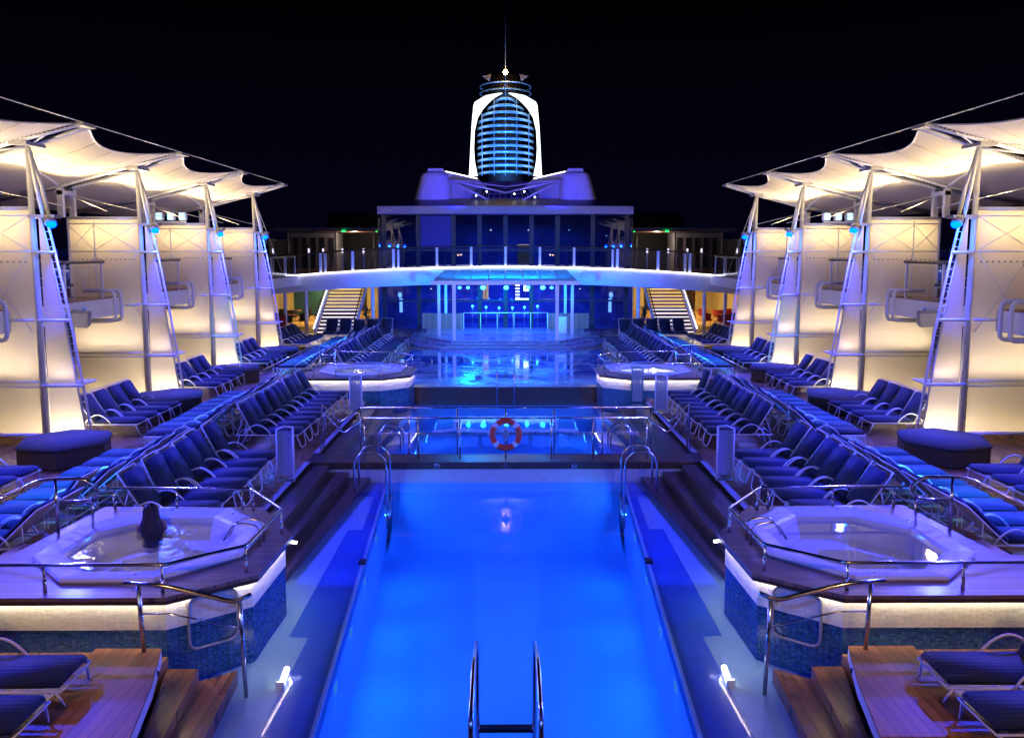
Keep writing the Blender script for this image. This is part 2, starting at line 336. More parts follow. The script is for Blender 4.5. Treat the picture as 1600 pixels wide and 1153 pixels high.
def rounded(pts, r=0.08, n=4):
    """round the corners of a 3d polyline"""
    P = [Vector(p) for p in pts]; out = [P[0]]
    for i in range(1, len(P)-1):
        a = (P[i-1]-P[i]); b = (P[i+1]-P[i]); q = min(r, a.length*0.45, b.length*0.45)
        s0 = P[i]+a.normalized()*q; s1 = P[i]+b.normalized()*q
        for k in range(n+1):
            t = k/n; out.append(s0*(1-t)**2+P[i]*2*t*(1-t)+s1*t*t)
    out.append(P[-1]); return out
SIDE = {-1: "left", 1: "right"}
BAY = ["first", "second", "third", "fourth", "fifth"]
NTH = "first second third fourth fifth sixth seventh eighth ninth tenth eleventh twelfth thirteenth".split()
ORD = ["nearest", "second nearest", "third nearest", "fourth nearest", "fifth nearest", "sixth nearest", "seventh nearest", "eighth nearest", "ninth nearest",
       "tenth nearest", "eleventh nearest", "twelfth nearest", "thirteenth nearest", "fourteenth nearest", "fifteenth nearest", "sixteenth nearest"]

# ------------------------------------------------------------------ SETTING: sea, decks, pools
struct(MB().box(-2500, 2500, -300, 2500, -18.2, -18).build("sea", pbr("night_sea", (0.002, 0.003, 0.008), 0.5)))
fd = MB()
for s in (-1, 1):
    fd.box(s*4.4, s*16.5, 5.0, 46.9, -0.3, 0)
    fd.box(s*3.86, s*4.4, 5.0, 9.1, -0.3, 0)
    fd.box(s*4.4, s*7.7, 46.9, 49.9, -0.3, 0)
fd.box(-4.4, 4.4, 38.6, 49.9, -0.3, 0)
struct(fd.build("main_deck_floor", "teak"))
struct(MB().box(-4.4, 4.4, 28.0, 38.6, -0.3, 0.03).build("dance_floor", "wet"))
for s in (-1, 1):
    struct(MB(s).box(7.7, 16.5, 46.9, 66, -0.3, 0.0).build("passage_floor", "carpet"))

def pool_edge(Y): return 2.07+(Y-9.3)*0.06
def basin(y0, y1, xa, xb, zb, zt, name, mat):
    b = MB()
    # inner faces as a thick shell
    q = [(-xa, y0), (xa, y0), (xb, y1), (-xb, y1)]
    b.add([(x, y, zb) for x, y in q]+[(x, y, zt) for x, y in q], [(0, 1, 2, 3), (0, 4, 5, 1), (1, 5, 6, 2), (2, 6, 7, 3), (3, 7, 4, 0)])
    o = [(-xa-.1, y0-.1), (xa+.1, y0-.1), (xb+.1, y1+.1), (-xb-.1, y1+.1)]
    b.add([(x, y, zb-.1) for x, y in o]+[(x, y, zt-.03) for x, y in o], [(3, 2, 1, 0), (1, 5, 4, 0), (2, 6, 5, 1), (3, 7, 6, 2), (0, 4, 7, 3)])
    return struct(b.build(name, mat))
def fillet(y1, xb, zb, rad, name):
    m = MB(); k = 10
    pts = [(y1-rad+rad*math.sin(a*math.pi/2/k), zb+rad-rad*math.cos(a*math.pi/2/k)) for a in range(k+1)]
    m.add([(x, y-.004, z+.004) for y, z in pts for x in (-xb+.03, xb-.03)], [(2*i, 2*i+1, 2*i+3, 2*i+2) for i in range(k)])
    struct(m.build(name, "pooltile", None, True))
fillet(17.88, 2.5, -1.7, 1.15, "basin_cove")
basin(7.3, 17.88, pool_edge(7.3), pool_edge(17.88), -1.7, -0.45, "pool_basin", "pooltile")
basin(18.7, 27.9, 2.75, 3.0, -1.5, -0.5, "rear_pool_basin", "pooltile")
lg = MB()
for s in (-1, 1):
    lg.prism([(s*pool_edge(7.3), 7.3), (s*3.9, 7.3), (s*3.9, 17.88), (s*pool_edge(17.88), 17.88)], -0.62, -0.45)
    lg.prism([(s*2.75, 18.7), (s*3.9, 18.7), (s*3.9, 27.9), (s*3.0, 27.9)], -0.66, -0.5)
struct(lg.build("pool_ledge", "ledge"))
for s in (-1, 1):
    iw = MB(s)
    iw.prism([(2.72, 16.8), (3.2, 16.8), (3.5, 12.4), (3.5, 7.4), (2.6, 7.4), (2.6, 10.47), (2.86, 10.5), (2.88, 14.72), (2.62, 14.75)], -0.449, -0.443)
    struct(iw.build("ledge_tile_inlay", "ledgew"))
struct(MB().add([(-3.8, 7.3, -.40), (3.8, 7.3, -.40), (3.8, 17.88, -.40), (-3.8, 17.88, -.40)], [(0, 1, 2, 3)]).build("pool_water", "water"))
struct(MB().add([(-3.8, 18.68, -.45), (3.8, 18.68, -.45), (3.8, 27.9, -.45), (-3.8, 27.9, -.45)], [(0, 1, 2, 3)]).build("rear_pool_water", "water2"))
struct(MB().box(-4.4, 4.4, 5.0, 7.3, -1.8, -0.02).build("near_pool_surround", "teak"))
# gutter line along the basin edge
gt = MB()
for s in (-1, 1): gt.prism([(s*(pool_edge(7.3)), 7.3), (s*(pool_edge(7.3)+.045), 7.3), (s*(pool_edge(17.88)+.045), 17.88), (s*pool_edge(17.88), 17.88)], -0.449, -0.415)
struct(gt.build("pool_gutter", "ledgew"))
# steps down to the pools
for s in (-1, 1):
    for (ya, yb, tail) in ((12.2, 17.88, "near"), (18.68, 25.2, "far")):
        st = MB(s)
        st.box(3.86, 4.395, ya, yb, -0.5, -0.06)
        st.prism([(3.62, ya), (3.86, ya), (3.86, yb), (3.45, yb)], -0.5, -0.2)
        st.prism([(3.38, ya), (3.62, ya), (3.45, yb), (2.98, yb)], -0.5, -0.33)
        struct(st.build("pool_steps", "slat"))
        struct(MB(s).box(4.28, 4.40, ya, yb, 0.002, 0.025).build("deck_edge_trim", "grey"))
# barrier between the pools
struct(MB().box(-4.4, 4.4, 17.9, 18.68, -1.8, -0.004).build("pool_bridge", "slat"))
bf = thing("bridge_fascia", "dark fascia with round lights above the near pool's far edge", "fascia", (0, 17.88, -.4))
MB().box(-3.9, 3.9, 17.84, 17.895, -0.14, 0.01).build("band", "darkwood", bf)
MB().box(-3.9, 3.9, 17.86, 17.895, -0.45, -0.142).build("tile_band", "stone", bf)
for x in (-3.0, -1.5, 0, 1.5, 3.0):
    MB().tube([(x+.045*math.cos(a*math.pi/8), 17.832, -.065+.045*math.sin(a*math.pi/8)) for a in range(16)], 0.008, 6, True).build("lamp_ring", "steel", bf, True)
struct(MB().box(-3.9, 3.9, 27.86, 27.995, -0.6, 0.02).build("rear_pool_wall", "darkwood"))
struct(MB().box(-4.4, 4.4, 27.8, 28.1, 0.032, 0.07).build("rear_pool_coping", "grey"))

# ------------------------------------------------------------------ hot tubs
PLAT = [(-3.87, 9.1), (-3.0, 9.78), (-2.95, 11.2), (-3.73, 12.45), (-6.15, 12.5), (-6.4, 10.4)]
def inset(poly, d):
    a = sum(poly[i][0]*poly[(i+1)%len(poly)][1]-poly[(i+1)%len(poly)][0]*poly[i][1] for i in range(len(poly)))
    if a < 0: poly = poly[::-1]
    n = len(poly); out = []
    for i in range(n):
        p0, p1, p2 = Vector(poly[i-1]), Vector(poly[i]), Vector(poly[(i+1) % n])
        e0 = (p1-p0).normalized(); e1 = (p2-p1).normalized()
        n0 = Vector((-e0.y, e0.x)); n1 = Vector((-e1.y, e1.x)); b = (n0+n1); b = b/b.length_squared*2
        out.append(tuple(p1+b*d))
    return out
def octo(r, cx, cy, rot=22.5, sx=1.0, sy=1.0): return [(cx+sx*r*math.cos(R(rot+45*i)), cy+sy*r*math.sin(R(rot+45*i))) for i in range(8)]
def ringpoly(mb, outer, inner, z0, z1):
    n = len(outer); vs = [(x, y, z0) for x, y in outer]+[(x, y, z0) for x, y in inner]+[(x, y, z1) for x, y in outer]+[(x, y, z1) for x, y in inner]
    fs = []
    for i in range(n):
        j = (i+1) % n
        fs += [(i, j, 2*n+j, 2*n+i), (n+j, n+i, 3*n+i, 3*n+j), (2*n+i, 2*n+j, 3*n+j, 3*n+i), (j, i, n+i, n+j)]
    mb.add(vs, fs)
def hot_tub(s, dy, near):
    poly = ([(-7.6, 9.1)] + PLAT + [(-7.6, 10.2)]) if near else [(-6.3, 9.1)] + PLAT
    if not near: poly[-1] = (-6.4, 10.4)
    poly = [(-x, y+dy) for x, y in poly]
    sd = SIDE[s]; nf = "near" if near else "far"
    t = thing("hot_tub_platform", f"octagonal {nf} {sd} hot tub plinth of pale stone over blue mosaic, lit under its rim", "hot tub", (s*4.7, 10.86+dy, 0), group="hot tub plinths beside the pools")
    body = inset(poly, 0.10)
    cx, cy_ = 4.7, 10.86+dy
    # hollow body walls + top coping ring
    MB(s).prism(body, 0.27, 0.655, (False, False)).build("stone_band", "stone", t)
    MB(s).prism(inset(poly, 0.11), -0.44, 0.27, (False, False)).build("mosaic_band", "tile", t)
    # coping: radial fan between outer polygon and octagonal hole
    hole = octo(1.28, cx, cy_, 0, .98, 1.02)
    bm = bmesh.new()
    ov = [bm.verts.new((x*s, y, 0.70)) for x, y in (poly if sum(poly[i][0]*poly[(i+1)%len(poly)][1]-poly[(i+1)%len(poly)][0]*poly[i][1] for i in range(len(poly))) > 0 else poly[::-1])]
    hv = [bm.verts.new((x*s, y, 0.70)) for x, y in hole]
    es = [bm.edges.new((ov[i], ov[(i+1) % len(ov)])) for i in range(len(ov))]+[bm.edges.new((hv[i], hv[(i+1) % 8])) for i in range(8)]
    bmesh.ops.triangle_fill(bm, use_beauty=True, edges=es)
    bmesh.ops.recalc_face_normals(bm, faces=bm.faces[:])
    for f in bm.faces:
        if f.normal.z < 0: f.normal_flip()
    r = bmesh.ops.extrude_face_region(bm, geom=bm.faces[:])
    bmesh.ops.translate(bm, verts=[v for v in r['geom'] if isinstance(v, bmesh.types.BMVert)], vec=(0, 0, -0.045))
    bmesh.ops.recalc_face_normals(bm, faces=bm.faces[:])
    bmesh.ops.translate(bm, verts=bm.verts[:], vec=(-s*4.7, -(10.86+dy), 0))
    me = bpy.data.meshes.new("coping"); bm.to_mesh(me); bm.free(); me.materials.append(M["coping"])
    o = bpy.data.objects.new("coping", me); COL.objects.link(o); o.parent = t
    # led strip under the coping (a real light source washing the wall)
    led = MB(s); ringpoly(led, inset(poly, 0.055), inset(poly, 0.08), 0.645, 0.653); led.build("led_strip", "led", t)
    vl = MB(s); ringpoly(vl, inset(poly, 0.02), inset(poly, 0.045), 0.60, 0.6545); vl.build("led_shield", "darkwood", t)  # added lip, hides the strip from view and from water reflections
    # tub shell
    sh = MB(s)
    prof = [(1.30, 0.702, 0), (1.44, 0.702, 0), (1.46, 0.73, 0), (1.44, 0.765, 0), (1.38, 0.775, 0), (1.16, 0.745, 0), (1.10, 0.72, 0), (1.04, 0.60, 0), (0.98, 0.42, 0), (0.62, 0.38, 0), (0.56, -0.1, 0), (0.0, -0.12, 0)]
    k = 8; vs = []
    for rr, z, _ in prof:
        for (x, y) in octo(max(rr, 0.001), cx, cy_, 0, .98, 1.02): vs.append((x, y, z))
    fs = [(i*k+j, i*k+(j+1) % k, (i+1)*k+(j+1) % k, (i+1)*k+j) for i in range(len(prof)-1) for j in range(k)]
    # rotate octagon by 22.5deg for corners like the photograph
    def rot(p):
        a = R(22.5 if True else 0); x, y = p[0]-cx, p[1]-cy_
        return (cx+x*math.cos(a)-y*math.sin(a), cy_+x*math.sin(a)+y*math.cos(a), p[2])
    sh.add([rot(v) for v in vs], [f[::-1] for f in fs]); shell = sh.build("tub_shell", "acrylic", t, bevel=0.012)
    for j in range(6):
        a = R(22.5+45*j+10); MB(s).ball((cx+1.27*math.cos(a), cy_+1.27*math.sin(a), 0.765), 0.02, 0.6, 8, 4).build("control_knob", "steel", t, True)
    wv = [rot((x, y, 0.665)) for x, y in octo(1.07, cx, cy_, 0, .98, 1.02)]
    MB(s).add(wv, [tuple(range(8))]).build("spa_water", "spa" if s < 0 else "spac", t)
    if near:
        # round-cornered access hatch frame on the angled facet
        a = Vector((3.87-.07*0, 9.1+dy)); b = Vector((3.0, 9.78+dy)); bi = inset(poly, 0.095)
        d = (b-a).normalized(); nrm = Vector((-d.y, d.x)); nrm = nrm if nrm.y < 0 else -nrm
        # body facet is 0.10 inside the coping polygon
        def fp(u, z): p = a+d*u-nrm*0.085; return (p.x, p.y, z)
        pts = rounded([fp(.5, .59), fp(.86, .59), fp(.86, -.05), fp(.28, -.05), fp(.28, .59), fp(.5, .59)], .12)
        MB(s).tube(pts, 0.018, 6).build("hatch_frame", "grey", t, True)
        for c in ((3.87, 9.1), (3.0, 9.78)):
            pass
        # white pipe stub at pool-side corner, glow put into its colour
        MB(s).tube([(2.99, 11.2+dy, .60), (2.90, 11.22+dy, .58)], 0.022, 8).build("glowing_pipe_stub", "ledc", t, True)
    # railing
    rz = 1.03 if near else 1.12
    rt = thing("tub_railing", f"low steel handrail around the {nf} {sd} hot tub", "railing", (s*4.7, 10.86+dy, 0.7), group="handrails around the hot tubs")
    line = [(-6.9 if near else -6.1, 9.25), (-3.92, 9.25), (-3.16, 9.88), (-3.12, 11.3), (-3.86, 12.32), (-6.05, 12.38)]
    pts = [(-x, y+dy, rz) for x, y in line]
    MB(s).tube(rounded(pts, .05), 0.022, 8).build("handrail", "steel", rt, True)
    posts = [(-6.6 if near else -6.0, 9.25), (-5.3, 9.25), (-3.95, 9.25), (-3.18, 9.86), (-3.12, 11.25), (-3.82, 12.28), (-4.0, 12.33), (-5.0, 12.36), (-5.95, 12.38)]
    for x, y in posts:
        p = MB(s); p.tube([(-x, y+dy, .70), (-x, y+dy, rz)], 0.013, 8); p.tube([(-x, y+dy, .70), (-x, y+dy, .86)], 0.022, 8); p.build("post", "steel", rt, True)
    # entry handrail on the outboard side
    er = thing("entry_handrail", f"looped steel handrail at the outboard steps of the {nf} {sd} hot tub", "handrail", (s*6.3, 11.3+dy, 0), group="looped handrails by the hot tubs")
    q = [(7.9, 10.4+dy, .75), (6.9, 11.1+dy, 1.25), (6.45, 11.3+dy, 1.46), (5.85, 11.35+dy, 1.46), (5.68, 11.4+dy, 1.28), (5.78, 11.35+dy, 1.14), (6.2, 11.32+dy, 1.14)]
    MB(s).tube(rounded(q, .14, 5), 0.026, 8).build("loop_rail", "steel", er, True)
    MB(s).tube([(6.24, 11.3+dy, .0 if not near else .70), (6.24, 11.3+dy, 1.46)], 0.022, 8).build("post", "steel", er, True)
    MB(s).tube([(5.78, 11.35+dy, .70), (5.76, 11.35+dy, 1.2)], 0.018, 8).build("post", "steel", er, True)
    MB(s).tube([(7.6, 10.6+dy, .0 if not near else .3), (7.6, 10.6+dy, .9)], 0.02, 8).build("post", "steel", er, True)
    # outboard wooden steps
    es_ = MB(s); es_.prism([(6.42, 10.5+dy), (7.0, 10.3+dy), (6.9, 12.2+dy), (6.2, 12.45+dy)], 0.002, .45); es_.prism([(6.96, 10.3+dy), (7.5, 10.2+dy), (7.4, 12.0+dy), (6.86, 12.2+dy)], 0.002, .22)
    tag(es_.build("wooden_steps", "teak"), f"teak steps up to the {nf} {sd} hot tub", "steps", "teak steps by the hot tubs")
    # grab rail arch (tight U) at the pool-side of the tub
    g = thing("grab_rail", f"pair of small steel grab hoops by the pool side of the {nf} {sd} hot tub", "grab rail", (s*3.35, 10.9+dy, .7), group="grab hoops by the hot tubs")
    for yy in (10.75, 10.95):
        MB(s).tube(rounded([(3.28, yy+dy, .70), (3.28, yy+dy, .98), (3.6, yy+dy, 1.02), (3.75, yy+dy, .78)], .1, 5), .016, 8).build("hoop", "steel", g, True)
    return t
for s in (-1, 1):
    hot_tub(s, 0, True); hot_tub(s, 16.5, False)

# ------------------------------------------------------------------ person in the near left tub
def person():
    cx, cy = -5.08, 11.62
    P = thing("person", "person with long dark hair sitting in the near left hot tub, seen from behind", "person", (cx, cy, 0.24))
    me = bpy.data.meshes.new("body")
    V = [(0, 0, .06), (0, .0, .22), (0, .01, .40), (0, .02, .50), (0, .0, .58), (0, .0, .66), (0, -.01, .74),   # pelvis..head (0..6)
         (-.15, .02, .47), (-.21, .08, .26), (-.17, .26, .14),  # left arm
         (.15, .02, .47), (.22, .07, .26), (.24, .26, .16),
         (-.09, .10, .04), (-.12, .42, .05), (-.12, .46, -.25), (-.12, .56, -.30),
         (.09, .10, .04), (.12, .42, .05), (.12, .46, -.25), (.12, .56, -.30)]
    E = [(0, 1), (1, 2), (2, 3), (3, 4), (4, 5), (5, 6), (3, 7), (7, 8), (8, 9), (3, 10), (10, 11), (11, 12), (0, 13), (13, 14), (14, 15), (15, 16), (0, 17), (17, 18), (18, 19), (19, 20)]
    rad = [.13, .115, .13, .10, .045, .075, .07, .055, .04, .028, .055, .04, .028, .09, .065, .045, .035, .09, .065, .045, .035]
    # fingers on both hands
    for base, sgn in ((9, -1), (12, 1)):
        bx, by, bz = V[base]
        pi = len(V); V.append((bx, by+.07, bz)); E.append((base, pi)); rad.append(.026)
        for k in range(5):
            if k < 4: f0 = (bx+(-.027+.018*k), by+.115, bz); f1 = (f0[0], f0[1]+.03+.006*(1.5-abs(k-1.5)), bz-.006); f2 = (f1[0], f1[1]+.022, bz-.02)
            else: f0 = (bx-sgn*.035, by+.06, bz); f1 = (bx-sgn*.055, by+.085, bz-.004); f2 = (bx-sgn*.06, by+.11, bz-.01)
            i0 = len(V); V.extend([f0, f1, f2]); E.extend([(pi, i0), (i0, i0+1), (i0+1, i0+2)]); rad.extend([.010, .009, .008])
    me.from_pydata(V, E, []); o = bpy.data.objects.new("body", me); COL.objects.link(o); o.parent = P
    md = o.modifiers.new("skin", 'SKIN')
    for i, r in enumerate(rad): me.skin_vertices[0].data[i].radius = (r, r)
    me.skin_vertices[0].data[0].use_root = True
    o.modifiers.new("sub", 'SUBSURF').levels = 2; o.modifiers["sub"].render_levels = 2; me.materials.append(M["skin"])
    # face: nose, ears, eyes and mouth as small relief on the far side of the head
    fc = MB(); fc.ball((0, .085, .70), .014, 1.6, 8, 6); fc.ball((-.078, .0, .70), .02, 1.5, 8, 6); fc.ball((.078, .0, .70), .02, 1.5, 8, 6); fc.build("ears_and_nose", "skin", P, True, local=True)
    ey = MB(); ey.ball((-.03, .076, .715), .01, .7, 8, 6); ey.ball((.03, .076, .715), .01, .7, 8, 6); ey.build("eyes", "white", P, True, local=True)
    MB().ball((0, .082, .655), .018, .3, 8, 6).build("mouth", "red", P, True, local=True)
    # long hair falling over the shoulders
    h = MB()
    def hf(u, v):
        z = .80-.50*u; a = 6.28318*v
        tt = min(1, u/.2); rr = -.008*math.exp(-((u-.45)/.12)**2)+.03*max(0,u-.35)+.092*math.sqrt(max(0, 1-(1-tt)**2))+.045*max(0, u-.3)+.006*math.sin(a*9+u*5)*tt
        back = 1.0+.25*u
        y = -.02-.03*u+rr*math.sin(a)*back*.85; x = rr*math.cos(a)*(1+.55*u)+.02*u
        if math.sin(a) > 0.25 and u > .12: y = min(y, .035-.05*u)
        return (x, y, z)
    h.grid(hf, 22, 40); h.build("hair", "hair", P, True, local=True)
    MB().grid(lambda u, v: (.137*math.cos(6.28318*v)*(1.06-.1*u), .115*math.sin(6.28318*v)*1.05+.005, .10+.26*u), 6, 24).build("swimsuit", "swim", P, True, local=True)
    P.rotation_euler = (0, 0, R(12))
person()

# ------------------------------------------------------------------ loungers
def cushion_box(L, W, T): return MB().box(0, L, -W/2, W/2, 0, T)
lounger0 = None
def make_lounger():
    t = thing("sun_lounger", "x", "sun lounger", (0, 0, 0))
    # foot end at +x; head at -x.  total length 1.75
    zs = .33
    st = MB().box(-.10, .92, -.29, .29, zs+.015, zs+.10).build("seat_cushion", "cushion", t, True, bevel=.028, local=True)
    bk = MB().box(0, .76, -.29, .29, .012, .075)
    a = R(121); bk.v = [(x*math.cos(a)-z*math.sin(a)*-1*-1 if False else -.12+x*math.cos(a)+z*math.sin(a), y, zs+.02+x*math.sin(a)-z*math.cos(a)) for x, y, z in bk.v]
    bk.build("back_cushion", "cushion", t, True, bevel=.026, local=True)
    fr = MB()
    for y in (-.31, .31): fr.tube([(.93, y, zs), (-.55, y, zs)], .014, 6)
    for x in (.93, .4, -.12, -.55): fr.tube([(x, -.31, zs), (x, .31, zs)], .011, 6)
    fr.build("frame", "alu", t, True, local=True)
    bf_ = MB(); ca, sa = math.cos(a), math.sin(a)
    for y in (-.31, .31): bf_.tube([(-.12, y, zs), (-.12+.84*ca, y, zs+.84*sa)], .013, 6)
    bf_.tube([(-.12+.84*ca, -.31, zs+.84*sa), (-.12+.84*ca, .31, zs+.84*sa)], .013, 6)
    bf_.tube([(-.12+.5*ca, -.28, zs+.5*sa), (-.52, -.28, zs)], .009, 6); bf_.tube([(-.12+.5*ca, .28, zs+.5*sa), (-.52, .28, zs)], .009, 6)
    bfo = bf_.build("back_frame", "alu", t, True, local=True)
    sg = MB(); sg.slab([(-.12+.02*ca, -.29, zs+.02*sa), (-.12+.02*ca, .29, zs+.02*sa), (-.12+.80*ca, .29, zs+.80*sa), (-.12+.80*ca, -.29, zs+.80*sa)], -.006)
    d = sg.build("back_sling", "sling", bfo, local=True)
    for y in (-.335, .335):
        pts = [(-.36+.66*(i/10), y, zs+.25*math.sin(math.pi*i/10)**.8) for i in range(11)]
        MB().tube(pts, .015, 6).build("armrest", "alu", t, True, local=True)
    MB().tube(rounded([(.88, -.31, zs), (.97, -.21, .014), (.97, .21, .014), (.88, .31, zs)], .09, 4), .014, 6).build("leg", "alu", t, True, local=True)
    MB().tube(rounded([(-.46, -.31, zs), (-.56, -.21, .014), (-.56, .21, .014), (-.46, .31, zs)], .09, 4), .014, 6).build("leg", "alu", t, True, local=True)
    return t
lounger0 = make_lounger(); used = False
LN = 0
def lounger(x, y, rz, label, group, z=0.0, lean=0):
    """(x,y) = foot end point, rz = direction feet point"""
    global used, LN
    rz += random.uniform(-.02, .02); LN += 1
    loc = (x-.93*math.cos(rz), y-.93*math.sin(rz), z)
    if not used:
        used = True; lounger0.location = loc; lounger0.rotation_euler = (0, 0, rz); lounger0["label"] = label; lounger0["group"] = group; return lounger0
    return copy_thing(lounger0, loc, rz, label, group, lean=lean)
for s in (-1, 1):
    sd = SIDE[s]; fin = 0 if s < 0 else math.pi   # feet toward the pool
    fout = math.pi-fin
    def row(n, y0, dy, x, rz, words, grp, lean=0):
        for i in range(n):
            lounger(s*(x+random.uniform(-.04, .04)), y0+dy*i, rz, f"{ORD[i]} {words}", grp, lean=lean)
    row(6, 13.45, .72, 4.80, fin, f"navy lounger in the {sd} pool-facing row between hot tub and gap", f"pool facing loungers of the near {sd} block")
    row(8, 12.0, .74, 8.42, fout, f"navy lounger in the {sd} cabana-facing row beside the near hot tub", f"outward facing loungers of the near {sd} block", -17)
    row(9, 19.45, .64, 4.80, fin, f"navy lounger in the {sd} pool-facing row just before the far hot tub", f"pool facing loungers of the middle {sd} block")
    row(9, 19.3, .66, 8.42, fout, f"navy lounger in the {sd} cabana-facing row level with the pool bridge", f"outward facing loungers of the middle {sd} block", -17)
    row(15, 30.7, .71, 4.80, fin, f"lounger of the {sd} stage-side row behind the far hot tub", f"inward facing loungers of the far {sd} block")
    row(15, 30.6, .72, 8.42, fout, f"lounger of the {sd} cabana-facing row behind the far hot tub", f"outward facing loungers of the far {sd} block", -17)
    for b, (y0, n) in enumerate(((14.3, 3), (20.7, 4), (26.4, 4), (32.1, 4), (38.6, 5))):
        for i in range(n):
            lounger(s*9.15, y0+i*.74, fin, f"{ORD[i]} lounger between {sd} cabana screens, {ORD[b]} cabana bay", f"loungers in the {sd} cabana bays")
    for i in range(5):
        lounger(s*(6.35+i*.72), 42.9, -math.pi/2, f"upright lounger facing the camera before the {sd} staircase, {BAY[i]} counting outward from the stage", f"loungers before the {sd} staircase")
    for i in range(2):
        lounger(s*4.35, 8.05-.8*i, fin, f"lounger foot end at the {sd} bottom corner, {'beside the teak box' if i == 0 else 'lowest in view'}", f"loungers at the {sd} front corner")
    for i, yy in enumerate((23.7, 29.4)):
        lounger(s*12.35, yy, fin, f"dark lounger up on the {sd} balcony, {'nearer' if i == 0 else 'farther'} of the two", f"loungers on the {sd} balcony", z=3.25)

# ------------------------------------------------------------------ hexagonal daybeds
def daybed(s, y, i):
    sd = SIDE[s]
    t = thing("daybed", f"{ORD[i]} hexagonal wicker daybed with dark mattress at the {sd} cabanas", "daybed", (s*9.75, y, 0), group="hexagonal daybeds at the cabana masts")
    hx = [(9.75+.98*math.cos(R(60*k+12))*1.0, y+1.0*math.sin(R(60*k+12))) for k in range(6)]
    MB(s).prism(hx, .03, .36).build("wicker_base", "wicker", t)
    MB(s).prism(inset(hx, -.03), .362, .50).build("mattress", "mat", t, True, bevel=.04)
    return t
for s in (-1, 1):
    for i, y in enumerate((18.15, 23.95, 29.65, 35.35)): daybed(s, y, i)

tw = MB(-1)
for k in range(3): tw.box(9.45+.01*k, 9.95-.01*k, 29.35, 29.75, .502+.035*k, .535+.035*k)
tag(tw.build("folded_towel", "white", None, False, bevel=.012), "pale folded towels lying on the third nearest left daybed", "towel")
